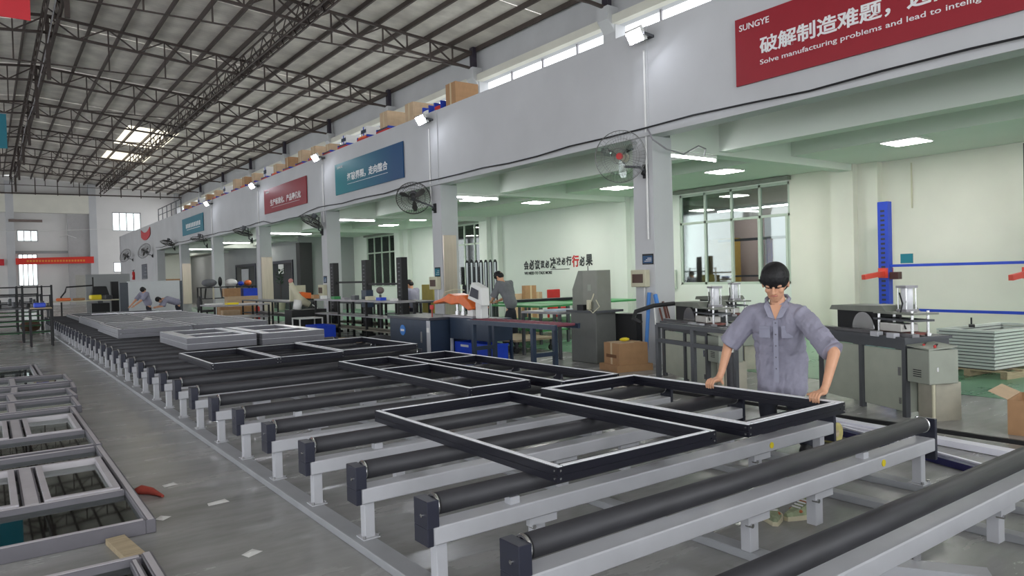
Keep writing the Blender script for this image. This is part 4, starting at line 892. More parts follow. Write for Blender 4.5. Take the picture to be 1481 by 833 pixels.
J = dict(pelvis=(5.19,3.43,.70),chest=(5.12,3.405,1.03),neck=(5.085,3.385,1.235),head=(5.03,3.365,1.378),
    shR=(5.06,3.59,1.125),shL=(5.12,3.20,1.12),elR=(4.97,3.775,.87),elL=(4.99,2.865,.86),wrR=(4.84,3.755,.65),wrL=(4.84,2.845,.64),
    knR=(5.16,3.55,.38),knL=(5.2,3.3,.38),ftR=(5.2,3.56,0),ftL=(5.26,3.27,0))
t, j, hp, M, S, F = person('young man in a grey-lavender short-sleeved work shirt pressing on a black frame', P0_, (-.91,-.41), J, SHIRT, TROUS, hero=True)
U = Vector((0,0,1))
for s in (1,-1):
    MB().tube([hp(s*.018,.090,-.004),hp(s*.032,.094,-.008),hp(s*.048,.083,-.005)],[.0012,.0022,.0012],6).build('eyelid', HAIR, t)
    MB().tube([hp(s*.014,.092,.016),hp(s*.033,.094,.020),hp(s*.052,.080,.015)],[.0012,.0022,.0012],6).build('eyebrow', mat('brow_brown',(70,52,46),.7,var=0), t)
MB().tube([hp(-.024,.082,-.066),hp(-.008,.09,-.0635),hp(0,.09,-.065),hp(.008,.09,-.0635),hp(.024,.082,-.066)],[.003,.0055,.005,.0055,.003],8).build('lips', LIP, t)
C = j['chest']; 
def sp(s, f, u): return C+S*s+F*(f+.005)+U*(u+.0)      # shirt space
SH2 = mat('shirt_collar', (146,146,162), .85, 0, var=.06, scale=12)
for s in (1,-1):
    MB().poly([sp(s*.075,.04,.215),sp(s*.095,.085,.16),sp(s*.055,.128,.075),sp(s*.004,.130,.06),sp(s*.045,.085,.17)], F*.012).build('collar', SH2, t, bevel=.003)
MB().tube([sp(.075,.055,.19),sp(.085,.0,.215),sp(.06,-.055,.235),sp(0,-.075,.24),sp(-.06,-.055,.235),sp(-.085,.0,.215),sp(-.075,.055,.19)],.016,8).build('collar_band', SH2, t, smooth=True)
MB().poly([sp(-.05,.085,.17),sp(.05,.085,.17),sp(0,.128,.055)], F*.004).build('open_neck', SKIN, t)
MB().box(-.018,.018,-.004,.004,-.44,.05).build('placket', SH2, t).matrix_local = Matrix(((S.x,F.x,0,sp(0,.128,0).x),(S.y,F.y,0,sp(0,.128,0).y),(0,0,1,sp(0,.128,0).z),(0,0,0,1)))
for k in range(5): MB().cyl(sp(0,.134,.03-.09*k), sp(0,.138,.03-.09*k), .006, 8).build('button', mat('button_grey',(90,88,100),.4,var=0), t)
for s in (1,-1):
    o = MB().box(-.045,.045,-.004,.004,-.06,.03).box(-.048,.048,-.007,.007,.012,.035).build('pocket', SH2, t, bevel=.002)
    ct = sp(s*.085,.118,-.03); a = S*math.cos(s*.3)-F*math.sin(s*.3)*1.0; a.normalize(); b = Vector((-a.y,a.x,0)); 
    o.matrix_local = Matrix(((a.x,b.x,0,ct.x),(a.y,b.y,0,ct.y),(0,0,1,ct.z),(0,0,0,1)))
# workers in the background
def wk(label, base, F, J, shirt, tilt=30, tr=TROUS):
    J_T[label] = tilt; base = Vector(base)
    return person(label, base, F, {k: base+Vector(v) for k, v in J.items()}, shirt, tr, vox=.014)
SL = mat('pale_work_shirt', (150,150,168), .85, var=.06)
wk('person in a grey shirt bending over a bench beside upright profiles', (9.15,12.7,0), (-.3,1,0), dict(pelvis=(0,-.1,.88),chest=(-.02,.05,1.2),neck=(-.05,.16,1.36),head=(-.07,.22,1.46),shR=(.15,.12,1.3),shL=(-.2,.05,1.3),
   elR=(.18,.22,1.02),elL=(-.24,.2,1.02),wrR=(.06,.42,.93),wrL=(-.14,.42,.93),knR=(.1,-.06,.46),knL=(-.1,-.06,.46),ftR=(.1,-.12,0),ftL=(-.1,-.12,0)), SHIRT2, 50)
wk('person in a pale grey shirt seated at a bench under the far bay window', (9.3,17.3,0), (-.5,1,0), dict(pelvis=(0,-.05,.78),chest=(-.02,.0,1.05),neck=(-.03,.05,1.2),head=(-.04,.1,1.31),shR=(.15,.06,1.14),shL=(-.18,-.02,1.14),
   elR=(.17,.12,.9),elL=(-.2,.1,.9),wrR=(.05,.3,.9),wrL=(-.12,.3,.9),knR=(.08,.3,.5),knL=(-.16,.26,.5),ftR=(.08,.3,0),ftL=(-.16,.26,0)), SL, 40)
wk('person with back turned, leaning to the left over the far end of the roller table', (4.95,31.0,0), (-.7,-.5,0), dict(pelvis=(.1,0,.8),chest=(0,0,1.1),neck=(-.04,-.02,1.22),head=(-.06,-.03,1.30),shR=(-.12,.15,1.16),shL=(.06,-.15,1.16),
   elR=(-.3,.05,.95),elL=(-.16,-.25,.92),wrR=(-.5,-.05,.74),wrL=(-.4,-.28,.74),knR=(.15,.1,.42),knL=(.15,-.1,.42),ftR=(.2,.1,0),ftL=(.2,-.1,0)), SL, 50)
wk('person bent low over the far end of the roller table, head down', (5.95,31.0,0), (-1,-.2,0), dict(pelvis=(.15,0,.78),chest=(-.2,0,.90),neck=(-.38,0,.92),head=(-.52,0,.90),shR=(-.3,.16,.88),shL=(-.3,-.16,.88),
   elR=(-.42,.2,.66),elL=(-.4,-.2,.66),wrR=(-.6,.15,.62),wrL=(-.62,-.15,.62),knR=(.2,.1,.42),knL=(.2,-.1,.42),ftR=(.25,.1,0),ftL=(.25,-.1,0)), SL, 60)
# ================================================================ MIDDLE GROUND
def table(label, x0, x1, y0, y1, z, m, legm, cat='bench', name='work_bench', shelf=None, top=.04, lw=.05, group=None, mid=0):
    t = thing(name, label, cat, (x0,y0,0), group=group); X, Y = x1-x0, y1-y0
    MB().box(0,X,0,Y,z-top,z).build('top', m, t)
    ys = [0, Y-lw] + [Y*(k+1)/(mid+1) for k in range(mid)]
    for x in (0, X-lw):
        for y in ys: MB().box(x,x+lw,y,y+lw,0,z-top).build('leg', legm, t)
    if shelf: MB().box(0,X,0,Y,shelf-.03,shelf).build('shelf', m, t)
    return t
MROL = mat('maroon_roller', (122,60,74), .45, var=.1)
t = thing('roller_bench', 'narrow navy roller bench with maroon rollers before the blue bins', 'bench', (6.25,7.6,0))
for x in (0,.42): MB().box(x,x+.04,0,2.25,.72,.79).build('side_rail', NAVY2, t)
for k in range(15): MB().cyl((.04,.08+k*.148,.775),(.42,.08+k*.148,.775),.022,10).build('roller', MROL, t)
for y in (.5,2.05):
    for x in (0,.40): MB().box(x,x+.06,y,y+.06,0,.72).build('leg', NAVY2, t)
    MB().box(.06,.40,y,y+.05,.3,.36).build('leg_tie', NAVY2, t)
t = thing('saw_cabinet', 'navy machine cabinet with a round blue badge', 'machine', (6.4,11.3,0))
MB().box(0,.8,0,1.6,.04,.72).build('cabinet', NAVY2, t, bevel=.01); MB().box(-.03,.85,-.03,1.65,.72,.76).build('table_top', mat('dark_top',(60,62,72),.4,var=.06), t)
MB().cyl((-.012,1.05,.5),(0,1.05,.5),.1,24).build('badge', mat('badge_blue',(60,130,210),.4,var=0), t); MB().box(-.015,-.012,.98,1.12,.48,.52).build('badge_stripe', LETTER, t)
MB().box(-.01,0,-.0,.12,.05,.71).build('pale_strip', LGREY, t); MB().box(-.02,-.01,.02,.1,.5,.58).build('rating_plate', WHITE, t); MB().box(-.006,0,.3,.36,.3,.5).build('door_handle', CHROME, t)
t = thing('saw_console', 'navy hanging side cabinet right of the badge cabinet', 'machine', (6.75,9.95,0))
MB().box(0,.5,0,1.25,.38,.76).build('cabinet', NAVY2, t, bevel=.01); MB().box(0,.04,1.2,1.25,0,.38).build('leg', LGREY, t); MB().box(0,.04,0,.05,0,.38).build('leg', NAVY2, t); MB().box(.46,.5,0,.05,0,.38).build('leg', NAVY2, t); MB().box(.46,.5,1.2,1.25,0,.38).build('leg', NAVY2, t)
for i, y in enumerate((9.98,10.6)):
    t = thing('plastic_bin', ['blue plastic bin under the roller bench, right one','blue plastic bin under the roller bench, left one with white label'][i], 'bin', (6.82,y,0)); 
    for b in ((0,.34,0,.012),(0,.34,.548,.56),(0,.012,.012,.548),(.328,.34,.012,.548)): MB().box(*b,.0,.32).build('side', BLUE, t)
    MB().box(.012,.328,.012,.548,0,.012).build('bottom', BLUE, t); MB().box(-.01,.35,-.01,.0,.3,.33).build('rim', BLUE, t)
    if i: MB().box(-.008,0,.1,.35,.24,.28).build('label_card', WHITE, t)
# orange copy router arm with screen
t = thing('copy_router', 'orange-topped router with tilted white control screen on the navy cabinet', 'machine', (6.76,10.55,.765))
MB().poly([(0,1.25,.22),(0,1.25,.27),(0,.95,.33),(0,.7,.42),(0,.45,.38),(0,.2,.40),(0,.0,.28),(0,-.12,.16),(0,.05,.13),(0,.35,.25),(0,.62,.22),(0,.85,.27)], (.35,0,0)).build('orange_arm', ORANGE, t, bevel=.015)
MB().box(.05,.2,-.3,-.12,-.005,.3).build('column', WHITE, t, bevel=.01)
sc_ = MB().poly([(-.06,-.5,.22),(-.06,-.05,.34),(-.02,-.12,.62),(-.02,-.42,.52)], (.16,0,0)).build('screen_housing', WHITE, t, bevel=.01); MB().poly([(-.068,-.38,.33),(-.068,-.12,.39),(-.04,-.15,.54),(-.04,-.36,.48)], (.006,0,0)).build('screen', NAVY, sc_)
for y in (.2,.42,.62): MB().cyl((.15,y,0),(.15,y,.26),.03,12).cyl((.15,y,.02),(.15,y,.1),.05,12).build('spindle', CHROME, t)
MB().box(.0,.35,-.1,.9,-.005,.03).build('bed_plate', ALUSAT, t); MB().box(.04,.26,-.05,.12,.03,.14).build('clamp', WHITE, t)
MB().tube([(.1,1.1,.3),(.05,.9,.45),(.1,.6,.5),(.1,.3,.48)],.008,6).build('air_hose', CREAM, t)
tag(MB().cyl((6.62,11.6,.76),(6.62,11.6,.98),.01,6).cyl((6.62,11.6,.9),(6.62,11.6,.98),.04,10).build('signal_lamp', RED), 'small red lamp on the left end of the orange router', 'lamp')
# upright profiles leaning in a stand
t = thing('profile_stand', 'low stand holding the upright black and white profiles', 'stand', (10.28,15.55,0)); MB().box(0,.72,0,.8,.1,.16).build('base', DGREY, t)
for x in (0,.68): 
    for y in (0,.76): MB().box(x,x+.04,y,y+.04,0,.1).build('foot', BLACK, t)
LW = mat('white_profile_face', (186,192,196), .4, var=.04)
for i in range(7):
    x, y = 10.36+.085*i, 16.2-.095*i
    t = thing('upright_profile', 'tall upright black and white profile in the stand, %s from the right' % ('first' if i == 6 else ORD[6-i]), 'metal profile', (x,y,.162), R(-40), 'upright profiles beside the bent worker')
    MB().box(-.05,.05,0,.05,0,1.68).build('black_face', BLK, t); MB().box(-.03,.015,-.012,0,0,1.68).build('white_face', LW, t); MB().poly([(-.05,-.01,1.68),(.05,-.01,1.68),(.02,-.01,1.75),(-.02,-.01,1.75)], (0,.05,0)).build('corner_joint', BLACK, t)
for i in range(3):
    x, y = 9.7+.1*i, 15.9-.12*i
    t = thing('upright_profile', 'shorter black profile standing before the tall ones, %s from the left' % ['first','second','third'][i], 'metal profile', (x,y,0), R(-40), 'shorter upright profiles')
    MB().box(-.045,.045,0,.03,0,1.22).build('black_face', BLK, t); MB().poly([(-.05,-.01,1.22),(.05,-.01,1.22),(.02,-.01,1.29),(-.02,-.01,1.29)], (0,.05,0)).build('corner_joint', BLACK, t)
table('green-topped bench where the person in a grey shirt bends', 9.4,10.2,11.9,13.7,.82,GTOP,DGREY,shelf=.3)
table('second green bench behind the first, towards the slogan wall', 10.6,11.6,12.4,15.3,.8,GTOP,DGREY,shelf=.35,mid=1)
t = thing('profile_bundle', 'long bundle of black profiles across the benches under the slogan', 'profiles', (10.4,14.35,.802))
for k in range(5): MB().bar((0,k*.07,.035),(2.3,k*.07-.3,.035),.06,.06).build('profile', BLK, t)
table('bench under the bundle of black profiles, nearest the green wall', 12.0,13.2,12.6,15.2,.8,GTOP,DGREY,shelf=.3)
for i, (x, y, w_, h, m, l) in enumerate([(12.5,17.1,.75,.92,CARD2,'wide low pale carton standing by the slogan wall'),(12.82,16.9,.4,1.16,CARD,'tall brown carton between pale cartons by the slogan wall'),(13.3,17.1,.3,.95,CARD2,'small pale carton right of the tall brown one'),(14.2,13.0,.4,.9,CARD2,'pale carton behind the tall grey machine')]):
    t = thing('carton', l, 'box', (x,y,0)); MB().box(0,w_,0,.3 if i != 1 else .18,0,h).build('body', m, t); MB().box(w_/2-.03,w_/2+.03,-.002,.0,0,h).build('tape', TAPE, t)
t = thing('red_chair', 'red plastic chair by the slogan wall', 'chair', (13.5,16.3,0))
MB().box(0,.5,.42,.46,.5,1.02).build('backrest', RED, t, bevel=.015); MB().box(0,.5,0,.46,.45,.5).build('seat', RED, t, bevel=.01)
for x in (0,.45):
    for y in (0,.4): MB().box(x,x+.05,y,y+.05,0,.45).build('leg', RED, t)
t = thing('trolley', 'low wooden-topped trolley on casters under the green benches', 'trolley', (8.0,10.9,0))
MB().box(0,1.0,0,1.3,.22,.26).build('deck', WOOD, t)
for x in (.05,.9):
    for y in (.05,1.2): MB().cyl((x,y-.02,.06),(x,y+.02,.06),.06,12).build('caster', BLACK, t); MB().box(x-.015,x+.015,y-.03,y+.03,.1,.22).build('fork', DGREY, t)
# three perforated uprights with roller benches
for i, (x, y, h) in enumerate([(7.95,19.6,1.97),(8.0,17.55,1.99),(8.0,15.55,1.99)]):
    t = thing('rack_post', 'tall black perforated rack post, %s of three behind the low black frames' % ['left','middle','right'][i], 'rack', (x,y,0))
    MB().box(0,.16,-.13,.13,0,h).build('post', BLACK, t)
    for k in range(16): MB().box(-.004,0,-.05,.05,.4+k*.095,.43+k*.095).build('slot', DGREY, t)
    MB().box(-.1,.22,-.15,.15,0,.06).build('foot', BLACK, t)
    if i == 1: MB().box(-.02,.18,-.15,.15,.75,1.2).build('sleeve', NAVY2, t)
for i, (y0, y1, z) in enumerate([(17.7,19.46,1.42),(15.7,17.4,1.36)]): tag(MB().box(8.04,8.08,y0,y1,z-.03,z+.02).build('rack_rail', BLACK), 'thin black rail between the %s rack posts' % ['left and middle','middle and right'][i], 'rail')
for i, (x0,x1,y0,y1,z,l) in enumerate([(7.3,7.75,14.3,19.3,.98,'long pale-topped roller bench in front of the rack posts'),(8.3,8.95,15.1,17.0,.92,'dark bench with small parts behind the right rack post'),(8.25,8.85,17.3,20.3,.85,'dark bench between the rack posts and the third column')]):
    t = table(l, x0,x1,y0,y1,z,ALUSAT if i == 0 else DGREY,BLACK,shelf=.6 if i < 2 else .5,mid=2)
    MB().box(0,x1-x0,0,y1-y0,.25,.28).build('lower_shelf', mat('dusty_board',(128,124,112),.8,var=.1), t)
rng2 = random.Random(5)
for i in range(8): tag(MB().box(0,.12+.03*(i%3),0,.18+.05*(i%2),0,.05+.02*(i%4)).build('parts_box', [WHITE,BLUE,CREAM,DGREY,ALUSAT,GTOP,WHITE,CARD][i], loc=(7.35+.02*(i%3),14.6+.7*i,.982)), '%s small parts box on the long roller bench, %s from its near end' % (['white','blue','cream','dark','grey','green','white','brown'][i], ORD[i] if i else 'first'), 'box')
t = thing('desk_fan', 'small grey machine head on the bench right of the middle rack post', 'machine', (7.9,16.4,.0)); MB().cyl((0,0,0),(0,0,1.1),.03,8).build('stand', DGREY, t); MB().ball((0,0,1.2),.1,12,8,(1,1,.9)).build('head', mat('mauve_grey',(110,96,96),.5,var=.1), t)
tag(MB().box(9.35,9.6,16.3,16.9,0,1.3).build('yellow_board', mat('mustard_board',(170,156,80),.7,var=.06)), 'mustard yellow board standing behind the right rack post', 'board')
table('green bench where the seated person works under the bay window', 9.1,10.1,17.8,19.4,.84,GTOP,DGREY)
# black bags, dark sofa-like pile before the rack
m = MB(); m.ball((0,0,.14),.3,16,10,(1.0,1.6,.5)); m.ball((.1,.45,.1),.2,12,8,(1,1.2,.5))
tag(m.build('black_bag', BLACK, loc=(6.8,14.1,0), smooth=True), 'black bag lying on the floor before the navy cabinet', 'bag')
tag(MB().box(0,.5,0,1.2,0,.1).build('board_pile', CARD2, loc=(6.4,15.2,0)), 'pale boards on the floor by the black bag', 'boards')
# white robot-like cutter, white stool, blue bin
t = thing('mitre_machine', 'cream and grey mitre machine between third and fourth column', 'machine', (6.9,20.0,0))
MB().box(-.1,.9,-.3,.3,0,.68).build('base', BLACK, t); cap_ = MB(); cap_.tube([(0,0,1.45),(.1,0,1.2),(.2,0,1.0),(.5,0,.8)],[.06,.08,.12,.1],10); cap_.build('arm', CREAM, t, smooth=True)
MB().ball((0,0,1.5),.07,10,6).build('motor', mat('pink_cap',(200,140,130),.5,var=0), t); MB().cyl((.15,0,.68),(.2,0,.95),.12,12).build('head', WHITE, t, smooth=True)
MB().tube([(.6,0,.8),(.75,0,.7),(.7,0,.6),(.55,0,.62)],.015,6).build('hose', WHITE, t); MB().poly([(.25,.02,1.0),(.62,.02,.98),(.58,.02,1.14),(.3,.02,1.18)], (0,.2,0)).build('guard', ORANGE, t)
table('small white stool table in front of the mitre machine', 6.65,7.3,18.7,19.3,.5,WHITE,WHITE,cat='table',name='side_table',top=.03,lw=.03)
t = thing('plastic_bin', 'blue plastic bin on the floor left of the rack posts', 'bin', (6.7,17.6,0))
for b in ((0,.5,0,.012),(0,.5,.788,.8),(0,.012,.012,.788),(.488,.5,.012,.788)): MB().box(*b,0,.34).build('side', BLUE, t)
MB().box(.012,.488,.012,.788,0,.012).build('bottom', BLUE, t)
t = table('long dark bench behind the mitre machine', 7.6,8.4,22.2,27.4,.85,DGREY,BLACK,shelf=.4,mid=2)
tag(MB().box(0,.5,0,.1,0,.5).box(.06,.44,-.01,0,.06,.42).build('monitor', CREAM, loc=(7.7,22.4,.852)), 'cream-framed screen standing on the long dark bench', 'monitor')
# clutter by the fourth and fifth columns
t = table('bench with boards and a yellow box, right of the two bent workers', 5.6,7.3,23.2,25.0,.8,ALUSAT,BLACK,shelf=.4)
tag(MB().box(0,.35,0,.3,0,.06).build('yellow_box', YEL, loc=(6.1,23.6,.802)), 'flat yellow box on the bench right of the bent workers', 'box')
tag(MB().box(0,.5,0,.3,0,.04).build('white_tray', WHITE, loc=(5.65,24.3,.802)), 'white tray on the bench left of the yellow box', 'tray')
for i, (x, y, z, a, b, h, m, l) in enumerate([(7.3,29.2,0,1.6,.6,.55,CARD,'wide brown carton on the floor between the fourth and fifth columns'),(7.6,29.3,.552,1.3,.5,.4,CARD2,'pale carton stacked on the wide brown one'),(8.2,29.3,.954,.55,.4,.3,BLUE,'blue box on top of the cartons'),(7.5,29.3,.954,.6,.4,.32,CARD,'brown carton with tools in front of the hanging bags'),(6.2,26.5,0,.5,.5,.35,CARD,'brown carton under the clutter bench'),(6.8,26.9,.0,.6,.4,.5,CARD2,'tilted pale carton by the extinguisher')]):
    t = thing('carton' if m is not BLUE else 'plastic_box', l, 'box', (x,y,z)); MB().box(0,a,0,b,0,h).build('body', m, t)
    if m is not BLUE: MB().box(-.002,a+.002,b/2-.03,b/2+.03,0,h+.002).build('tape', TAPE, t)
t = table('tall shelf crowded with tools between the fourth and fifth columns', 6.8,9.0,30.2,30.8,1.35,BLACK,BLACK,cat='shelf',name='tool_shelf',shelf=.9)
for i, (x, w_, h, m, l) in enumerate([(6.9,.6,.32,SHIRT2,'grey bag'),(7.55,.14,.4,BLACK,'black bottle'),(7.8,.5,.3,WHITE,'white bag'),(8.32,.22,.2,BLUE,'blue tub'),(8.56,.3,.24,ORANGE,'orange tool case')]):
    tag(MB().ball((w_/2,.2,h/2),.5,12,8,(w_,.4,h)).build(l.split()[-1] if i in (0,2) else l.replace(' ','_'), m, loc=(x,30.25,1.352), smooth=True), '%s on top of the tall tool shelf' % l, l.split()[-1])
for i in range(7): tag(MB().bar((0,0,0),(.05*(i % 3-1),0,-.4-.05*(i % 2)),.06+.02*(i % 3),.05).box(-.01,.01,0,.04,.01,.03).build('hanging_tool', [BLACK,CREAM,DGREY][i % 3], loc=(7.0+i*.28,30.165,1.30)), 'tool hanging from the front of the tall tool shelf, number %s from the left' % ['one','two','three','four','five','six','seven'][i], 'tool', 'tools hanging on the tool shelf')
def extinguisher(x, y, z, l):
    t = thing('fire_extinguisher', l, 'extinguisher', (x,y,z)); MB().cyl((0,0,.0),(0,0,.5),.09,14).ball((0,0,.5),.09,14,8).build('cylinder', RED, t, smooth=True); MB().cyl((0,0,.55),(0,0,.68),.03,8).bar((-.1,0,.66),(.1,0,.7),.03,.03).build('valve', BLACK, t); MB().box(-.092,-.08,-.05,.05,.2,.35).build('label_band', WHITE, t)
extinguisher(8.25,27.7,0,'red fire extinguisher standing at the foot of the fourth column')
extinguisher(8.51,57.6,1.9,'red fire extinguisher hung on the solid far wall')
t = thing('office_chair', 'dark round-backed chair right of the bent workers', 'chair', (6.4,28.6,0)); MB().ball((0,0,.75),.28,14,10,(.3,1,1)).build('backrest', BLACK, t, smooth=True); MB().cyl((.25,0,.42),(.25,0,.5),.24,16).build('seat', BLACK, t); MB().cyl((.25,0,.03),(.25,0,.42),.03,8).build('stem', BLACK, t); MB().bar((0,0,.03),(.5,0,.03),.05,.04).bar((.25,-.25,.03),(.25,.25,.03),.04,.05).build('base', BLACK, t)
# far end: white board, partition, machines, racks
t = thing('white_cabinet', 'big white board with dark sides behind the two bent workers', 'cabinet', (4.66,33.0,0)); MB().box(0,1.95,0,.3,.1,1.66).build('body', mat('white_board',(206,210,212),.5,var=.02), t); MB().box(-.3,0,0,.3,0,1.62).build('side_panel', mat('slate_side',(74,80,88),.5,var=.05), t); MB().box(1.95,2.05,0,.3,0,1.64).build('side_panel', MC['slate_side'], t)
tag(MB().box(3.75,5.6,39.0,39.1,0,2.07).build('partition_screen', WALL_GREY), 'grey partition screen behind the black machine at the far end', 'partition')
t = thing('far_machine', 'black machine with a hopper at the far end, before the grey partition', 'machine', (3.7,36.5,0)); MB().box(0,.7,0,.6,0,.75).build('base', BLACK, t); MB().poly([(-.05,0,.95),(.75,0,.95),(.6,0,1.5),(.1,0,1.5)], (0,.5,0)).build('hopper', BLACK, t, bevel=.03); MB().box(.25,.45,.1,.3,.75,.95).build('neck', DGREY, t)
tag(MB().box(4.6,4.9,37.5,37.8,0,1.7).build('dark_cabinet', BLACK), 'narrow dark cabinet left of the big white board', 'cabinet')
t = table('long pale table with tools at the far left end of the hall', 1.9,4.6,33.5,34.3,.95,CREAM,DGREY,mid=1)
for i, (x, w_, h, m, l) in enumerate([(2.2,.5,.12,ORANGE,'orange tool'),(2.8,.4,.1,CARD,'brown carton'),(3.4,.4,.2,YEL,'yellow tool'),(3.9,.3,.18,DGREY,'dark tool')]): tag(MB().box(0,w_,0,.3,0,h).build(l.split()[1], m, loc=(x,33.6,.952), rot=(0,0,.1*i), bevel=.03), '%s on the long pale table at the far end' % l, 'tool')
t = thing('arm_lamp', 'dark jointed arm stand rising behind the long pale table', 'stand', (2.5,35.5,0)); MB().tube([(0,0,0),(0,0,1.1),(.15,0,1.3),(.2,0,1.5),(1.2,0,1.55)],.035,6).build('arm', BLACK, t); MB().box(1.15,1.2,-.03,.03,1.0,1.9).build('end_post', BLACK, t)
for i, (x0, y, l) in enumerate([(-.6,24,'near black rack with green shelves at the left edge'),(-.6,28.5,'second black rack with green shelves at the left edge'),(-.5,33,'farthest black rack at the left edge')]):
    t = thing('storage_rack', l, 'rack', (x0,y,0))
    for k in range(4):
        MB().box(k*.68,k*.68+.05,0,.05,0,1.58).build('post', BLACK, t); MB().box(k*.68,k*.68+.05,.6,.65,0,1.3).build('post', BLACK, t)
    for z in (1.55,1.3,1.0,.62,.3): MB().box(0,2.09,-.02,0,z-.03,z).build('rail', BLACK, t)
    for z in (.95,.6,.28): MB().box(0,2.09,.05,.6,z-.03,z).build('shelf', GTOP if z < .9 else DGREY, t)
    for k in range(6): MB().cyl((.2+k*.33,.3,.95),(.2+k*.33,.3,1.08+.05*(k % 2)),.05,8).build('fitting', [BLACK,DGREY][k % 2], t)
t = thing('plastic_bin', 'blue bin on a wooden board beside the near black rack', 'bin', (.95,22.0,1.0)); MB().box(0,.26,0,.3,0,.12).build('body', BLUE, t, bevel=.02)
tag(MB().box(0,.45,0,.5,0,.03).build('wooden_board', WOOD, loc=(.88,21.9,.968)), 'wooden board carrying the blue bin at the left', 'board')
t = thing('rack_table', 'black steel table under the wooden board at the left', 'table', (.85,21.9,0)); MB().box(0,.5,0,.5,.93,.966).build('top', BLACK, t)
for x in (0,.46):
    for y in (0,.46): MB().box(x,x+.04,y,y+.04,0,.93).build('leg', BLACK, t)
tag(MB().ball((0,0,.22),.3,14,8,(1,.8,.72)).build('waste_heap', mat('brown_waste',(96,72,56),.9,var=.4,scale=8), loc=(1.15,29.5,0), smooth=True), 'brown heap of waste on the floor under the far end of the table', 'waste')
tag(MB().box(6.0,7.2,70.0,70.1,0,2.5).box(6.1,6.5,69.98,70,1.2,1.9).build('notice_screen', mat('pale_screen',(170,168,160),.6,var=.04)), 'pale upright screen at the far wall right of the banner', 'screen')
# dim far bays: dark windows, plant, added lamps
for i, (y0, y1) in enumerate([(36.9,42.6),(43.3,47.5)]):
    t = struct('window_%d' % (8+i), MB().box(12.84,12.9,y0,y1,2.45,2.6).box(12.84,12.9,y0,y0+.15,0,2.45).box(12.84,12.9,y1-.15,y1,0,2.45), NAVY)
    MB().box(12.86,12.88,y0+.15,y1-.15,0,2.45).build('pane', mat('dark_glazing',(36,40,48),.2,var=.02), t)
tag(MB().box(12.80,12.84,38.2,39.0,1.9,2.4).build('white_notice', WHITE), 'white notice on the right dark window of the far bay', 'notice')
tag(MB().box(12.80,12.84,44.6,46.0,1.5,2.3).build('pale_notice', LGREY), 'pale notice on the left dark window of the far bay', 'notice')
tag(MB().box(12.0,12.6,33.4,33.9,0,3.3).build('black_cabinet', BLACK), 'tall black cabinet at the end of the lit bay', 'cabinet')
t = thing('potted_plant', 'spindly potted plant against the grey wall of the far bay', 'plant', (12.3,37.2,0)); MB().cyl((0,0,0),(0,0,.5),.18,14,.24).build('pot', CREAM, t); MB().cyl((0,0,.5),(0,0,1.5),.02,6).build('stem', STEEL, t)
for k in range(22):
    a = k*2.4; r_ = .15+.35*((k*7) % 5)/5; z = 1.4+.035*k; MB().add([(0,0,z-.1),(r_*math.cos(a)*.6-.05,r_*math.sin(a)*.6,z),(r_*math.cos(a),r_*math.sin(a),z+.05),(r_*math.cos(a)*.6+.05,r_*math.sin(a)*.6,z)],[(0,1,2,3)]).build('leaf', mat('leaf_green',(60,86,60),.6,var=.1), t)
struct('wall_bay_end', MB().box(8.86,12.89,60.0,60.1,0,3.98), WALL_IN)
t = thing('ceiling_light', 'bright LED strip panel in the far bay beyond the sixth column', 'ceiling light', (11.6,41.0,3.98)); MB().box(-.31,.31,-.31,.31,-.03,0).build('frame', WHITE, t); MB().box(-.29,.29,-.29,.29,-.034,-.028).build('diffuser', LED, t)  # added lamp, lifts the otherwise black bay
t = thing('ceiling_light', 'LED panel in the dim bay between the fourth and fifth columns', 'ceiling light', (11.5,31.5,3.6)); MB().box(-.31,.31,-.31,.31,-.03,0).build('frame', WHITE, t); MB().box(-.29,.29,-.29,.29,-.034,-.028).build('diffuser', LED, t)  # another added lamp, brightens the unlit partition
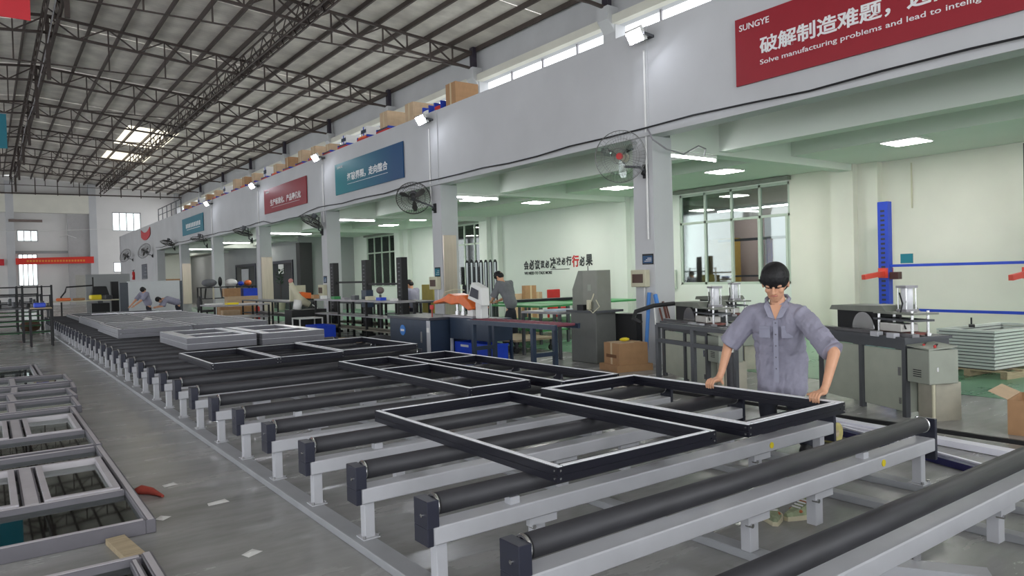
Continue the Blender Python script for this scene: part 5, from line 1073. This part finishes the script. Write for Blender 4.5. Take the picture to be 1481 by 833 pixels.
# things seen through the nearest bay window
for yy_, l_ in ((52.0,'nearer'),(57.0,'farther')):  # pair of lamps added so the end wall is lit
    t = thing('ceiling_light', 'LED panel in the last bay, %s of two' % l_, 'ceiling light', (11.2,yy_,4.0)); MB().box(-.31,.31,-.31,.31,-.03,0).build('frame', WHITE, t); MB().box(-.29,.29,-.29,.29,-.034,-.028).build('diffuser', LED, t)
tag(MB().box(10.4,12.2,59.8,59.98,0,1.9).build('brown_door_leaf', CARD), 'brown board standing against the end wall of the last bay', 'board')
t = thing('storage_rack', 'brown and blue rack in the room beyond the nearest bay window', 'rack', (17.0,10.2,0)); MB().box(0,.14,0,.14,0,3.2).build('post', mat('brown_post',(76,56,52),.6,var=.05), t); MB().box(0,.1,1.3,1.42,.9,2.3).build('post', RBLUE, t); MB().box(0,.1,-1.0,3.0,2.25,2.32).build('rail', DGREY, t); MB().box(0,.1,-1.0,3.0,1.25,1.3).build('rail', DGREY, t)
tag(MB().box(18.0,18.3,13.4,14.4,0,2.4).build('plywood_sheet', mat('plywood',(168,140,70),.7,var=.08)), 'yellow plywood sheets in the room beyond the window', 'boards')
t = struct('window_7', MB().box(18.9,18.98,9.4,13.0,1.2,3.0), mat('blown_window',(235,236,242),.5,var=0))
for k in range(5): MB().box(18.86,18.9,9.4+k*.9-.03,9.4+k*.9+.03,1.2,3.0).build('mullion', mat('pink_bar',(190,160,158),.6,var=0), t)
tl = thing('tube_light', 'LED tube in the room beyond the nearest bay window', 'tube light', (17.6,9.5,3.2)); MB().box(-.05,.05,0,4.2,0,.06).build('batten', WHITE, tl); MB().cyl((0,.05,-.02),(0,4.15,-.02),.02,8).build('tube', TUBE, tl); MB().cyl((0,.5,.06),(0,.5,.8),.008,6).build('hanger', WHITE, tl)
# ---------------------------------------------------------------- mark what is too small to pick apart
STUFF = ('web', 'cage', 'lettering', 'end_wall', 'cord', 'tie_rod')
for o in bpy.data.objects:
    n = o.name.split('.')[0]
    if o.type == 'MESH' and o.parent is not None and n in STUFF: o['kind'] = 'stuff'
